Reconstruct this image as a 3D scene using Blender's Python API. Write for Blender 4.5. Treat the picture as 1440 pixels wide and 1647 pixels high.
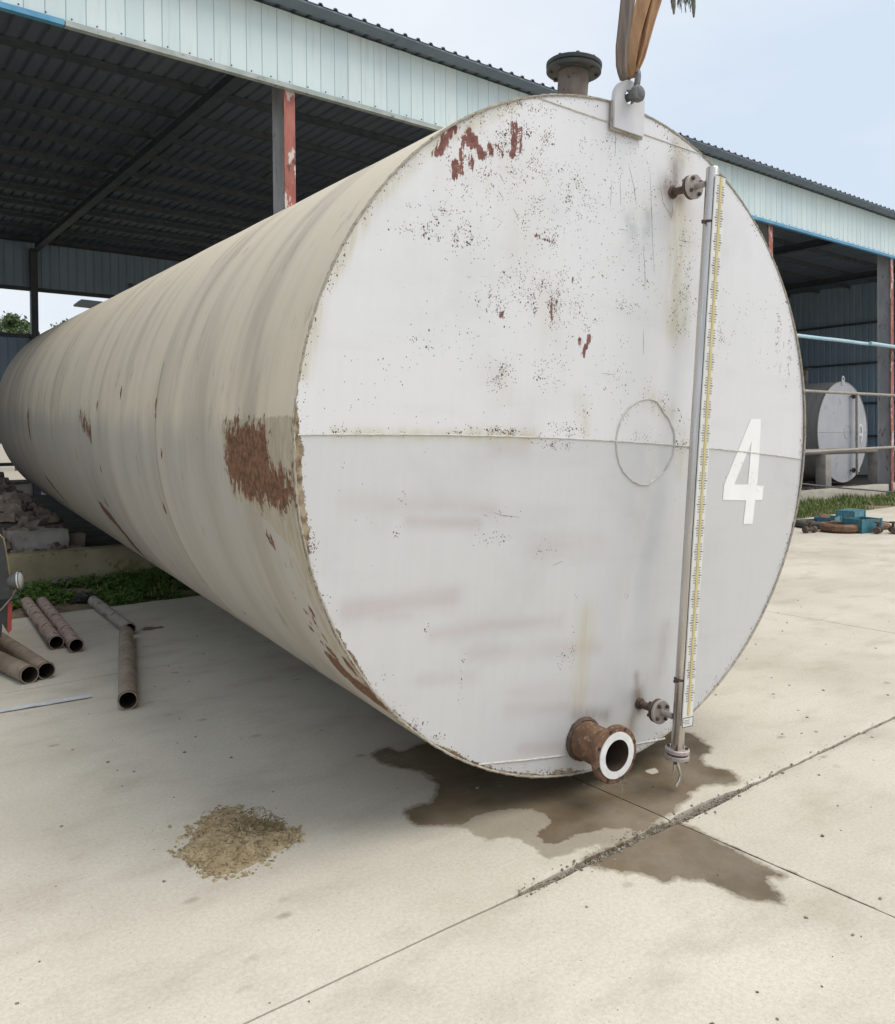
import bpy, bmesh, math, random
import numpy as np
from mathutils import Vector, Matrix, noise as mnoise
from mathutils.geometry import tessellate_polygon

for o in list(bpy.data.objects):
    bpy.data.objects.remove(o)
scene = bpy.context.scene
rng = random.Random(7)
nrng = np.random.default_rng(11)
rad = math.radians

# ------------------------------------------------------------------ camera
# world: X runs along the shed front, Y into the shed, Z up; metres
FPX, CAM_H, PITCH, ROLL, HEAD = 1325.26, 1.5, .0113, -.0088, .9082
def _rot(pitch, roll):
    c, s = math.cos(pitch), math.sin(pitch)
    R0 = np.array([[1, 0, 0], [0, 0, -1], [0, 1, 0]], float)
    Rp = np.array([[1, 0, 0], [0, c, -s], [0, s, c]])
    cr, sr = math.cos(roll), math.sin(roll)
    return np.array([[cr, -sr, 0], [sr, cr, 0], [0, 0, 1]]) @ Rp @ R0
RC = _rot(PITCH, ROLL)
MW = np.array([[math.sin(HEAD), math.cos(HEAD), 0], [-math.cos(HEAD), math.sin(HEAD), 0], [0, 0, 1.0]])
CO = np.array([0, 0, CAM_H])
cam = bpy.data.cameras.new('camera')
cam_o = bpy.data.objects.new('camera', cam)
scene.collection.objects.link(cam_o)
ax = [MW @ RC[0], -(MW @ RC[1]), -(MW @ RC[2])]
cam_o.matrix_world = Matrix(((ax[0][0], ax[1][0], ax[2][0], 0), (ax[0][1], ax[1][1], ax[2][1], 0), (ax[0][2], ax[1][2], ax[2][2], CAM_H), (0, 0, 0, 1)))
cam.sensor_fit = 'HORIZONTAL'; cam.sensor_width = 36
cam.lens = 36 * FPX / 1440
cam.shift_y = -103.5 / 1440
cam.clip_start = .05; cam.clip_end = 3000
scene.camera = cam_o

# ------------------------------------------------------------------ sky, sun, exposure
SUN_DIR = Vector((.38, -.42, 1.0)).normalized()
SUN_EL = math.asin(SUN_DIR.z); SUN_AZ = math.atan2(SUN_DIR.x, SUN_DIR.y)
world = bpy.data.worlds.new('World'); scene.world = world
world.use_nodes = True
wn = world.node_tree; wn.nodes.clear()
w_out = wn.nodes.new('ShaderNodeOutputWorld'); w_bg = wn.nodes.new('ShaderNodeBackground')
w_sky = wn.nodes.new('ShaderNodeTexSky'); w_sky.sky_type = 'NISHITA'; w_sky.sun_disc = False
w_sky.sun_elevation = SUN_EL; w_sky.sun_rotation = SUN_AZ
w_sky.air_density = 1.0; w_sky.dust_density = 4.0; w_sky.ozone_density = 1.0
w_tc = wn.nodes.new('ShaderNodeTexCoord')
w_map = wn.nodes.new('ShaderNodeMapping'); w_map.inputs['Scale'].default_value = (1, 1, 2.2)
w_noise = wn.nodes.new('ShaderNodeTexNoise'); w_noise.inputs['Scale'].default_value = 1.6
w_noise.inputs['Detail'].default_value = 6; w_noise.inputs['Roughness'].default_value = .5
w_ramp = wn.nodes.new('ShaderNodeValToRGB')
w_ramp.color_ramp.elements[0].position = .36; w_ramp.color_ramp.elements[0].color = (4.9, 5.65, 6.5, 1)
w_ramp.color_ramp.elements[1].position = .66; w_ramp.color_ramp.elements[1].color = (6.5, 6.75, 7.05, 1)
w_mix = wn.nodes.new('ShaderNodeMix'); w_mix.data_type = 'RGBA'; w_mix.inputs[0].default_value = .86
wn.links.new(w_tc.outputs['Generated'], w_map.inputs['Vector'])
wn.links.new(w_map.outputs['Vector'], w_noise.inputs['Vector'])
wn.links.new(w_noise.outputs['Fac'], w_ramp.inputs['Fac'])
wn.links.new(w_sky.outputs['Color'], w_mix.inputs[6]); wn.links.new(w_ramp.outputs['Color'], w_mix.inputs[7])
wn.links.new(w_mix.outputs[2], w_bg.inputs['Color'])
w_bg.inputs['Strength'].default_value = .09
wn.links.new(w_bg.outputs['Background'], w_out.inputs['Surface'])
sun = bpy.data.lights.new('sun', 'SUN'); sun.energy = 1.5; sun.angle = rad(50); sun.color = (1, .935, .82)
sun_o = bpy.data.objects.new('sun', sun); scene.collection.objects.link(sun_o)
sun_o.rotation_euler = SUN_DIR.to_track_quat('Z', 'Y').to_euler(); sun_o.location = (6, -6, 12)
vs = scene.view_settings
vs.view_transform = 'Standard'; vs.look = 'None'; vs.gamma = 1; vs.use_curve_mapping = False; vs.exposure = .72
scene.render.engine = 'CYCLES'
scene.cycles.max_bounces = 6; scene.cycles.diffuse_bounces = 3; scene.cycles.glossy_bounces = 2; scene.cycles.transmission_bounces = 3
scene.cycles.caustics_reflective = False; scene.cycles.caustics_refractive = False

# ------------------------------------------------------------------ photo pixel -> place
def ray(px, py):
    return MW @ (RC.T @ np.array([(px - 720) / FPX, (py - 720) / FPX, 1.0]))
def ground(px, py, z=0.0):
    d = ray(px, py); return CO + d * ((z - CAM_H) / d[2])
def on_plane(px, py, n, c):
    d = ray(px, py); n = np.asarray(n, float); return CO + d * ((c - n @ CO) / (n @ d))
def onY(px, py, Y): return on_plane(px, py, (0, 1, 0), Y)
def at_depth(px, py, d): return CO + ray(px, py) * d

# tank pose: centre of the front end, axis, the seam's direction (rolled) and its normal
_yaw, _tilt, R, TL = .5811, .041, 1.4, 10.7
_a = np.array([-math.sin(_yaw) * math.cos(_tilt), math.cos(_yaw) * math.cos(_tilt), math.sin(_tilt)])
_u = np.array([math.cos(_yaw), math.sin(_yaw), 0]); _v = np.cross(_u, _a)
TC = MW @ np.array([.6674, 3.4536, -.0191]) + CO
TA, _TU, _TV = MW @ _a, MW @ _u, MW @ _v
_r = rad(-2.87)
TU = math.cos(_r) * _TU + math.sin(_r) * _TV
TV = -math.sin(_r) * _TU + math.cos(_r) * _TV
def fp(px, py, off=0.0):            # photo pixel -> (u, v) on the tank's front end
    P = on_plane(px, py, TA, TA @ TC - off); q = P - TC
    return np.array([q @ TU, q @ TV])
def fpw(px, py, off=0.0): return on_plane(px, py, TA, TA @ TC - off)
def shp(px, py):                    # photo pixel -> (angle in degrees 0..360, metres from the front) on the shell
    d = ray(px, py); o = CO - TC
    du = np.array([d @ TU, d @ TV]); ou = np.array([o @ TU, o @ TV])
    A = du @ du; B = 2 * du @ ou; C = ou @ ou - R * R
    t = (-B - math.sqrt(max(B * B - 4 * A * C, 0))) / (2 * A); P = o + t * d
    return math.degrees(math.atan2(P @ TV, P @ TU)) % 360, P @ TA

# ------------------------------------------------------------------ mesh helpers
def frame(o=(0, 0, 0), x=(1, 0, 0), y=(0, 1, 0), z=(0, 0, 1)):
    m = Matrix.Identity(4)
    for i in range(3):
        m[i][0], m[i][1], m[i][2], m[i][3] = x[i], y[i], z[i], o[i]
    return m
def zframe(o, d, hint=(0, 0, 1)):
    z = Vector(d).normalized(); h = Vector(hint)
    if abs(z.dot(h)) > .95: h = Vector((1, 0, 0)) if abs(z.x) < .9 else Vector((0, 1, 0))
    x = h.cross(z).normalized(); y = z.cross(x)
    return frame(o, x, y, z)
def nz(x, y=0.0, z=0.0): return mnoise.noise(Vector((x, y, z)))

class MB:
    def __init__(s): s.v = []; s.f = []
    def add(s, vs_, fs, m=None):
        b = len(s.v)
        if m is None: s.v += [tuple(p) for p in vs_]
        else: s.v += [tuple(m @ Vector(p)) for p in vs_]
        s.f += [tuple(i + b for i in f) for f in fs]
    def box(s, c, d, m=None, bev=0.0):
        x, y, z = d[0] / 2, d[1] / 2, d[2] / 2
        if bev <= 0:
            vs_ = [(c[0] + i * x, c[1] + j * y, c[2] + k * z) for k in (-1, 1) for j in (-1, 1) for i in (-1, 1)]
            s.add(vs_, [(0, 2, 3, 1), (4, 5, 7, 6), (0, 1, 5, 4), (2, 6, 7, 3), (0, 4, 6, 2), (1, 3, 7, 5)], m)
        else:
            bm = bmesh.new(); bmesh.ops.create_cube(bm, size=1)
            for v in bm.verts: v.co = (v.co.x * d[0] + c[0], v.co.y * d[1] + c[1], v.co.z * d[2] + c[2])
            bmesh.ops.bevel(bm, geom=bm.edges[:], offset=bev, segments=2, affect='EDGES', profile=.5)
            s.bm(bm, m)
    def bm(s, bm, m=None):
        bm.verts.index_update()
        s.add([v.co.copy() for v in bm.verts], [[v.index for v in f.verts] for f in bm.faces], m); bm.free()
    def lathe(s, prof, n=24, m=None, caps=(True, True), close=False):
        vs_ = []; fs = []
        for r, z in prof:
            for i in range(n):
                a = 2 * math.pi * i / n; vs_.append((r * math.cos(a), r * math.sin(a), z))
        k = len(prof)
        for j in range(k if close else k - 1):
            j2 = (j + 1) % k
            for i in range(n):
                i2 = (i + 1) % n
                fs.append((j * n + i, j * n + i2, j2 * n + i2, j2 * n + i))
        if not close:
            if caps[0]: fs.append(tuple(range(n))[::-1])
            if caps[1]: fs.append(tuple((k - 1) * n + i for i in range(n)))
        s.add(vs_, fs, m)
    def tube(s, pts, r, n=10, caps=True, jit=0.0, seed=0, close=False, flat=1.0):
        pts = [Vector(p) for p in pts]; k = len(pts)
        rs = r if hasattr(r, '__len__') else [r] * k
        vs_ = []; up = None
        for i, p in enumerate(pts):
            if close: t = pts[(i + 1) % k] - pts[i - 1]
            else: t = pts[min(i + 1, k - 1)] - pts[max(i - 1, 0)]
            t.normalize()
            if up is None:
                up = Vector((0, 0, 1)) if abs(t.z) < .9 else Vector((1, 0, 0))
            x = up.cross(t); x.normalize(); y = t.cross(x); up = y
            for j in range(n):
                a = 2 * math.pi * j / n
                rr = rs[i] * (1 + (jit * nz(p.x * 60 + seed, p.y * 60 + j * 3.1, p.z * 60) if jit else 0))
                vs_.append(p + x * (rr * math.cos(a)) + y * (rr * flat * math.sin(a)))
        fs = []
        for i in range(k if close else k - 1):
            i2 = (i + 1) % k
            for j in range(n):
                j2 = (j + 1) % n; fs.append((i * n + j, i * n + j2, i2 * n + j2, i2 * n + j))
        if caps and not close:
            fs.append(tuple(range(n))[::-1]); fs.append(tuple((k - 1) * n + j for j in range(n)))
        s.add(vs_, fs)
    def prism(s, poly, depth, m=None, holes=()):
        loops = [list(poly)] + [list(h) for h in holes]
        tri = tessellate_polygon([[Vector((p[0], p[1], 0)) for p in lp] for lp in loops])
        flat = [p for lp in loops for p in lp]; n = len(flat)
        def area(lp): return sum(lp[i][0] * lp[(i + 1) % len(lp)][1] - lp[(i + 1) % len(lp)][0] * lp[i][1] for i in range(len(lp)))
        vs_ = [(p[0], p[1], 0) for p in flat] + [(p[0], p[1], depth) for p in flat]
        fs = []
        for t in tri:
            a = [flat[i] for i in t]
            if area(a) < 0: t = t[::-1]
            fs.append(tuple(i + n for i in t)); fs.append(tuple(t[::-1]))
        b = 0
        for li, lp in enumerate(loops):
            k = len(lp); ccw = (area(lp) > 0) == (li == 0)
            for i in range(k):
                i2 = (i + 1) % k; q = (b + i, b + i2, b + i2 + n, b + i + n)
                fs.append(q if ccw else q[::-1])
            b += k
        s.add(vs_, fs, m)
    def build(s, name, mat, parent=None, smooth=35, loc=None):
        me = bpy.data.meshes.new(name); me.from_pydata(s.v, [], s.f); me.update()
        if smooth:
            me.shade_smooth(); me.set_sharp_from_angle(angle=rad(smooth))
        return link(name, me, mat, parent, loc)
def link(name, me, mat, parent=None, loc=None):
    if mat is not None and not me.materials: me.materials.append(mat)
    o = bpy.data.objects.new(name, me); scene.collection.objects.link(o)
    if parent is not None: o.parent = parent
    if loc is not None: o.location = loc
    return o
def tag(o, label=None, cat=None, group=None, kind=None):
    if label: o['label'] = label
    if cat: o['category'] = cat
    if group: o['group'] = group
    if kind: o['kind'] = kind
    return o
def empty(name, label=None, cat=None, m=None, group=None):
    o = bpy.data.objects.new(name, None); scene.collection.objects.link(o); o.empty_display_size = .2
    if m is not None: o.matrix_world = m
    return tag(o, label, cat, group)
def grid_mesh(name, P, mat, parent=None, attrs=None, uv=None, wrap=False, flip=False, smooth=True):
    nr, nc = P.shape[:2]
    idx = np.arange(nr * nc).reshape(nr, nc)
    if wrap: idx = np.concatenate([idx, idx[:, :1]], 1)
    a, b, c, d = idx[:-1, :-1], idx[:-1, 1:], idx[1:, 1:], idx[1:, :-1]
    q = np.stack([a, b, c, d], -1).reshape(-1, 4)
    if flip: q = q[:, ::-1]
    me = bpy.data.meshes.new(name)
    me.vertices.add(nr * nc); me.vertices.foreach_set('co', P.reshape(-1).astype(np.float32))
    me.loops.add(q.size); me.loops.foreach_set('vertex_index', q.reshape(-1).astype(np.int32))
    me.polygons.add(len(q)); me.polygons.foreach_set('loop_start', (np.arange(len(q)) * 4).astype(np.int32))
    me.update(calc_edges=True); me.validate()
    if smooth: me.shade_smooth()
    else: me.shade_flat()
    for k, val in (attrs or {}).items():
        at = me.attributes.new(k, 'FLOAT', 'POINT'); at.data.foreach_set('value', val.reshape(-1).astype(np.float32))
    if uv is not None:
        at = me.attributes.new('surf', 'FLOAT_VECTOR', 'POINT'); at.data.foreach_set('vector', uv.reshape(-1).astype(np.float32))
    return link(name, me, mat, parent)
def sstep(a, b, x):
    t = np.clip((x - a) / (b - a), 0, 1); return t * t * (3 - 2 * t)
def vnoise(x, y, seed=0, octv=4):     # smooth value noise on arrays
    out = np.zeros_like(x, dtype=float); amp = 1.0; tot = 0
    for k in range(octv):
        g = np.random.default_rng(seed * 17 + k).random((64, 64))
        xi = np.floor(x).astype(int); yi = np.floor(y).astype(int)
        fx = x - xi; fy = y - yi; fx = fx * fx * (3 - 2 * fx); fy = fy * fy * (3 - 2 * fy)
        G = lambda i, j: g[i % 64, j % 64]
        out += amp * ((G(xi, yi) * (1 - fx) + G(xi + 1, yi) * fx) * (1 - fy) + (G(xi, yi + 1) * (1 - fx) + G(xi + 1, yi + 1) * fx) * fy)
        tot += amp; amp *= .5; x = x * 2.03 + 7.1; y = y * 2.03 + 3.7
    return out / tot
def seg_d(X, Y, pts):                 # distance from grid points to a polyline
    D = np.full(X.shape, 1e9)
    for (x0, y0), (x1, y1) in zip(pts[:-1], pts[1:]):
        dx, dy = x1 - x0, y1 - y0; l2 = dx * dx + dy * dy + 1e-12
        t = np.clip(((X - x0) * dx + (Y - y0) * dy) / l2, 0, 1)
        D = np.minimum(D, np.hypot(X - x0 - t * dx, Y - y0 - t * dy))
    return D
def poly_sd(X, Y, poly):              # signed distance to a polygon, positive inside
    D = seg_d(X, Y, list(poly) + [poly[0]])
    ins = np.zeros(X.shape, bool)
    n = len(poly)
    for i in range(n):
        x0, y0 = poly[i]; x1, y1 = poly[(i + 1) % n]
        c = ((y0 > Y) != (y1 > Y))
        with np.errstate(divide='ignore', invalid='ignore'):
            ins ^= c & (X < (x1 - x0) * (Y - y0) / (y1 - y0 + 1e-15) + x0)
    return np.where(ins, D, -D)

# ------------------------------------------------------------------ material helpers
class NB:
    def __init__(s, name, rough=.6, metal=0.0, spec=.5):
        s.m = bpy.data.materials.new(name); s.m.use_nodes = True; s.t = s.m.node_tree
        s.b = s.t.nodes['Principled BSDF']
        s.b.inputs['Roughness'].default_value = rough; s.b.inputs['Metallic'].default_value = metal
        s.b.inputs['Specular IOR Level'].default_value = spec
        s.tc = s.t.nodes.new('ShaderNodeTexCoord'); s.obj = s.tc.outputs['Object']
    def L(s, a, b): s.t.links.new(a, b)
    def put(s, sock, val):
        if isinstance(val, bpy.types.NodeSocket): s.L(val, sock)
        elif isinstance(val, (tuple, list)): sock.default_value = (*val, 1) if len(val) == 3 and sock.type == 'RGBA' else val
        else: sock.default_value = val
    def attr(s, name, vec=False):
        n = s.t.nodes.new('ShaderNodeAttribute'); n.attribute_name = name
        return n.outputs['Vector' if vec else 'Fac']
    def vec(s, v=None, scale=(1, 1, 1), loc=(0, 0, 0), rot=(0, 0, 0)):
        n = s.t.nodes.new('ShaderNodeMapping'); s.L(v or s.obj, n.inputs['Vector'])
        n.inputs['Scale'].default_value = scale; n.inputs['Location'].default_value = loc; n.inputs['Rotation'].default_value = rot
        return n.outputs['Vector']
    def noise(s, scale, detail=4, rough=.55, v=None, dist=0.0):
        n = s.t.nodes.new('ShaderNodeTexNoise'); s.L(v or s.obj, n.inputs['Vector'])
        n.inputs['Scale'].default_value = scale; n.inputs['Detail'].default_value = detail
        n.inputs['Roughness'].default_value = rough; n.inputs['Distortion'].default_value = dist
        return n.outputs['Fac']
    def voro(s, scale, v=None, out='Distance', feature='F1'):
        n = s.t.nodes.new('ShaderNodeTexVoronoi'); n.feature = feature; s.L(v or s.obj, n.inputs['Vector'])
        n.inputs['Scale'].default_value = scale; return n.outputs[out]
    def ramp(s, f, stops):
        n = s.t.nodes.new('ShaderNodeValToRGB'); s.put(n.inputs['Fac'], f); e = n.color_ramp.elements
        while len(e) < len(stops): e.new(.5)
        for el, (p, c) in zip(e, stops):
            el.position = p; el.color = (*c, 1) if isinstance(c, (tuple, list)) else (c, c, c, 1)
        return n.outputs['Color']
    def mix(s, f, a, b, mode='MIX'):
        n = s.t.nodes.new('ShaderNodeMix'); n.data_type = 'RGBA'; n.blend_type = mode
        s.put(n.inputs[0], f); s.put(n.inputs[6], a); s.put(n.inputs[7], b); return n.outputs[2]
    def math(s, op, a, b=0.0, clamp=False):
        n = s.t.nodes.new('ShaderNodeMath'); n.operation = op; n.use_clamp = clamp
        s.put(n.inputs[0], a); s.put(n.inputs[1], b); return n.outputs[0]
    def step(s, x, lo, hi, a=0.0, b=1.0):
        n = s.t.nodes.new('ShaderNodeMapRange'); n.interpolation_type = 'SMOOTHSTEP'
        s.put(n.inputs['Value'], x); s.put(n.inputs['From Min'], lo); s.put(n.inputs['From Max'], hi)
        s.put(n.inputs['To Min'], a); s.put(n.inputs['To Max'], b); return n.outputs['Result']
    def bump(s, h, strength=.3, dist=.01):
        n = s.t.nodes.new('ShaderNodeBump'); n.inputs['Strength'].default_value = strength; n.inputs['Distance'].default_value = dist
        s.put(n.inputs['Height'], h); s.L(n.outputs['Normal'], s.b.inputs['Normal'])
    def out(s, col=None, rough=None, metal=None):
        if col is not None: s.put(s.b.inputs['Base Color'], col)
        if rough is not None: s.put(s.b.inputs['Roughness'], rough)
        if metal is not None: s.put(s.b.inputs['Metallic'], metal)
        return s.m
def worn(name, c1, c2, scale=8, rough=.6, metal=0.0, c3=None, th=.6, bump=.15, bscale=60, bd=.004, stretch=(1, 1, 1), spec=.5):
    n = NB(name, rough, metal, spec); v = n.vec(scale=stretch)
    col = n.mix(n.step(n.noise(scale, 6, .6, v), .3, .7), c1, c2)
    if c3 is not None:
        k = n.step(n.noise(scale * 2.3, 7, .65, n.vec(scale=stretch, loc=(3, 5, 1))), th, th + .06)
        col = n.mix(k, col, c3)
    if bump: n.bump(n.noise(bscale, 5, .6), bump, bd)
    return n.out(col)

# ================================================================== MATERIALS
def concrete_mat():
    n = NB('yard_concrete', .82, 0, .3)
    big = n.noise(.55, 5, .6); mid = n.noise(3.2, 6, .62, n.vec(scale=(.7, 1.2, 1)))
    col = n.mix(n.step(big, .30, .66), (.51, .47, .395), (.635, .595, .515))
    col = n.mix(n.step(mid, .45, .78, 0, .6), col, (.38, .335, .265))
    tro = n.noise(5, 4, .6, n.vec(scale=(.35, 2.6, 1), loc=(3, 1, 0), rot=(0, 0, .35)))
    col = n.mix(n.step(tro, .5, .8, 0, .5), col, (.57, .535, .46))
    sp = n.step(n.math('ADD', n.voro(3.4, n.vec(scale=(1, 1.5, 0), loc=(.3, .2, 0))), n.math('MULTIPLY', n.noise(24, 4), .16)), .10, .22, .6, 0)
    sp = n.math('MULTIPLY', sp, n.step(n.noise(1.3, 3), .44, .58))
    col = n.mix(sp, col, (.2, .185, .16))
    pits = n.step(n.voro(26, n.vec(scale=(1, 1, 0), loc=(.7, .1, 0))), .05, .12, .5, 0)
    col = n.mix(n.math('MULTIPLY', pits, n.step(n.noise(2.1, 4, .6, n.vec(loc=(5, 2, 0))), .42, .58)), col, (.19, .165, .125))
    fine = n.noise(70, 6, .75)
    col = n.mix(n.step(fine, .35, .65, .24, 0), col, (.24, .22, .19))
    grit = n.step(n.noise(190, 3, .6), .62, .68)
    col = n.mix(n.math('MULTIPLY', grit, .7), col, (.22, .19, .15))
    wn_ = n.math('MULTIPLY', n.math('SUBTRACT', n.noise(16, 6, .65), .5), .55)
    w1 = n.step(n.math('ADD', n.attr('wet'), wn_), .48, .64); w0 = n.step(n.math('ADD', n.attr('damp'), wn_), .42, .54)
    w = n.math('MAXIMUM', n.math('MULTIPLY', w0, .5), n.math('MULTIPLY', w1, n.step(n.noise(3.5, 5, .6, n.vec(loc=(2, 7, 0))), .3, .7, .8, 1)))
    wcol = n.mix(n.step(n.noise(2.2, 5), .35, .7), (.088, .058, .028), (.172, .122, .066))
    col = n.mix(n.math('MULTIPLY', w, .93), col, wcol)
    n.bump(n.math('ADD', n.noise(12, 5, .6), n.math('MULTIPLY', n.noise(260, 2), .4)), .10, .004)
    return n.out(col, n.step(w, 0, 1, .85, .22))
M_CONC = concrete_mat()
M_DIRT = worn('dirt', (.16, .125, .085), (.27, .22, .155), 6, .95, bump=.5, bscale=25, bd=.02, spec=.2)
M_JOINT = worn('joint_grit', (.30, .265, .21), (.40, .36, .295), 40, .95, bump=.6, bscale=120, bd=.01, spec=.2)
M_PLINTH = worn('mossy_plinth', (.23, .20, .12), (.34, .30, .20), 3, .9, c3=(.16, .15, .06), th=.56, bump=.4, bscale=30, bd=.008)
M_PLINTHC = worn('pale_plinth', (.40, .37, .31), (.50, .46, .40), 3, .9, c3=(.25, .23, .17), th=.6, bump=.4, bscale=30, bd=.008)
M_FASCIA = worn('fascia_paint', (.60, .73, .76), (.67, .78, .80), 2.5, .45, c3=(.52, .62, .63), th=.66, bump=.06, bscale=40, stretch=(3, 1, .5))
def fascia_mat():
    n = NB('fascia_paint', .45)
    oi = n.t.nodes.new('ShaderNodeObjectInfo')
    col = n.mix(oi.outputs['Random'], (.585, .71, .745), (.665, .775, .795))
    g_ = n.t.nodes.new('ShaderNodeNewGeometry')
    run = n.noise(1, 5, .6, n.vec(g_.outputs['Position'], scale=(14, 1, 1.1)))
    col = n.mix(n.step(run, .52, .72, 0, .45), col, (.50, .56, .54))
    blot = n.noise(1.1, 4, .6, g_.outputs['Position'])
    col = n.mix(n.step(blot, .5, .7, 0, .3), col, (.55, .62, .62))
    n.bump(n.noise(1, 3, .5, n.vec(g_.outputs['Position'], scale=(3, 1, 2))), .12, .01)
    return n.out(col)
M_FASCIA = fascia_mat()
M_SEAM = worn('fascia_seam', (.33, .42, .46), (.40, .48, .52), 5, .6, bump=0)
M_BLUE = worn('blue_trim', (.075, .27, .46), (.12, .35, .54), 5, .45, c3=(.3, .45, .55), th=.66, bump=.1)
M_TRIM = worn('dusty_trim', (.30, .35, .34), (.44, .48, .47), 5, .55, c3=(.17, .19, .19), th=.6, bump=.1)
M_ROOF = worn('roof_sheet', (.145, .18, .225), (.18, .215, .26), 3, .6, metal=.1, c3=(.13, .12, .11), th=.62, bump=.15, stretch=(1, .2, 1))
M_SHEET = worn('dark_blue_sheet', (.33, .45, .58), (.40, .52, .64), 2, .5, bump=.1, stretch=(1, 1, .2))
M_WHITEWALL = worn('limewash', (.62, .64, .68), (.75, .76, .78), 2, .85, c3=(.4, .4, .4), th=.62)
M_STEELD = worn('dark_steel', (.07, .09, .11), (.12, .13, .14), 4, .6, metal=.2, bump=.1)
def column_mat():
    n = NB('column_paint', .6)
    k = n.noise(3.5, 8, .68, n.vec(scale=(1.4, 1.4, .55)))
    col = n.mix(n.step(n.noise(9, 5, .6, n.vec(scale=(1, 1, .3))), .35, .7), (.30, .085, .065), (.42, .15, .115))
    col = n.mix(n.step(k, .55, .58), col, (.60, .52, .50))
    col = n.mix(n.step(n.noise(6, 7, .7, n.vec(loc=(4, 2, 7), scale=(1, 1, .6))), .56, .6), col, (.12, .055, .035))
    n.bump(k, .25, .006); return n.out(col)
M_COLR = column_mat()
M_COLG = worn('column_grey_paint', (.30, .31, .33), (.42, .43, .45), 3, .55, c3=(.23, .115, .085), th=.58, bump=.2, stretch=(1.3, 1.3, .5))
M_PIPEBLUE = worn('blue_flaked_pipe', (.32, .55, .68), (.5, .66, .72), 14, .5, c3=(.15, .10, .08), th=.6, bump=.15)
M_PIPEGREY = worn('weathered_pipe', (.27, .25, .225), (.39, .365, .33), 12, .6, metal=.2, c3=(.17, .11, .08), th=.58, bump=.2)
M_GRASS = None
def leaf_mat(name, c1, c2, c3):
    n = NB(name, .55, 0, .3)
    g = n.t.nodes.new('ShaderNodeNewGeometry')
    r = g.outputs['Random Per Island']
    col = n.ramp(r, [(0, c1), (.55, c2), (1, c3)])
    n.b.inputs['Subsurface Weight'].default_value = 0
    tr = n.t.nodes.new('ShaderNodeBsdfTranslucent'); n.put(tr.inputs['Color'], col)
    mx = n.t.nodes.new('ShaderNodeMixShader'); mx.inputs[0].default_value = .25
    o = n.t.nodes['Material Output']
    n.L(n.b.outputs[0], mx.inputs[1]); n.L(tr.outputs[0], mx.inputs[2]); n.L(mx.outputs[0], o.inputs['Surface'])
    return n.out(col)
M_GRASS = leaf_mat('grass_blades', (.06, .115, .025), (.14, .205, .055), (.33, .33, .17))
M_WEED = leaf_mat('weed_leaves', (.06, .13, .025), (.11, .22, .045), (.19, .29, .075))
M_TREE = leaf_mat('tree_leaves', (.05, .085, .035), (.085, .13, .055), (.13, .18, .08))
M_STRAW = leaf_mat('dry_weeds', (.16, .12, .065), (.27, .21, .12), (.36, .30, .18))
M_BARK = worn('bark', (.10, .075, .05), (.17, .13, .09), 6, .9, bump=.5, bscale=20, bd=.02)
M_RUBBLE = worn('rubble', (.15, .115, .09), (.27, .225, .19), 5, .9, c3=(.30, .14, .10), th=.6, bump=.5, bscale=30, bd=.01)
M_BLOCK = worn('broken_concrete', (.30, .28, .255), (.42, .40, .375), 4, .9, c3=(.2, .17, .14), th=.6, bump=.5, bscale=30, bd=.01)
M_SOILD = worn('dark_soil', (.05, .045, .04), (.09, .08, .07), 3, .95, bump=.6, bscale=12, bd=.03, spec=.2)

# ================================================================== SETTING
# ---- ground, one sheet to the horizon
b = MB(); S_ = 900
b.add([(-S_, -S_, -.028), (S_, -S_, -.028), (S_, S_, -.028), (-S_, S_, -.028)], [(0, 1, 2, 3)])
g = b.build('ground', M_JOINT, smooth=0); tag(g, kind='structure')

# ---- concrete yard, slab by slab, with the wet stain under the outlet as a value on the slabs
def gpoly(pix): return [tuple(ground(x, y)[:2]) for x, y in pix]
WET1 = gpoly([(595, 1215), (604, 1204), (625, 1202), (645, 1208), (690, 1190), (800, 1180), (1000, 1165), (1085, 1175), (1118, 1180), (1135, 1192), (1147, 1205), (1144, 1212), (1131, 1216), (1133, 1225), (1146, 1234), (1175, 1238), (1192, 1248), (1193, 1256), (1184, 1262), (1150, 1264), (1128, 1268), (1110, 1276), (1112, 1284), (1100, 1294), (1085, 1308), (1068, 1318), (1045, 1332), (1020, 1345), (985, 1352), (940, 1362), (905, 1376), (885, 1382), (868, 1372), (860, 1360), (836, 1350), (812, 1346), (790, 1352), (768, 1344), (752, 1332), (715, 1330), (690, 1330), (664, 1328), (650, 1316), (648, 1300), (672, 1294), (694, 1290), (698, 1276), (702, 1264), (690, 1252), (672, 1240), (640, 1236), (612, 1229)])
DRY1 = gpoly([(748, 1330), (765, 1316), (790, 1308), (850, 1302), (872, 1312), (880, 1322), (862, 1334), (856, 1346), (870, 1360), (895, 1362), (930, 1345), (980, 1335), (1012, 1336), (985, 1355), (935, 1372), (890, 1388), (862, 1372), (835, 1356), (790, 1358), (760, 1346)])
DRY2 = gpoly([(1038, 1238), (1055, 1236), (1062, 1242), (1050, 1246), (1040, 1243)])
WET2 = gpoly([(1062, 1322), (1085, 1318), (1120, 1332), (1180, 1364), (1230, 1390), (1268, 1406), (1272, 1412), (1262, 1417), (1238, 1411), (1246, 1424), (1262, 1440), (1258, 1454), (1200, 1448), (1180, 1438), (1150, 1426), (1128, 1417), (1110, 1419), (1092, 1414), (1070, 1422), (1045, 1412), (1030, 1406), (1005, 1408), (985, 1400), (955, 1394), (930, 1388), (938, 1378), (970, 1362), (1010, 1346)])
WETP = gpoly([(218, 1010), (248, 1006), (285, 1010), (250, 1014), (222, 1016)])
XJ = [-8.75, -4.95, -1.15, 2.65, 6.46, 10.1, 13.8, 17.5, 21.2, 25.0, 28.8]
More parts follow.
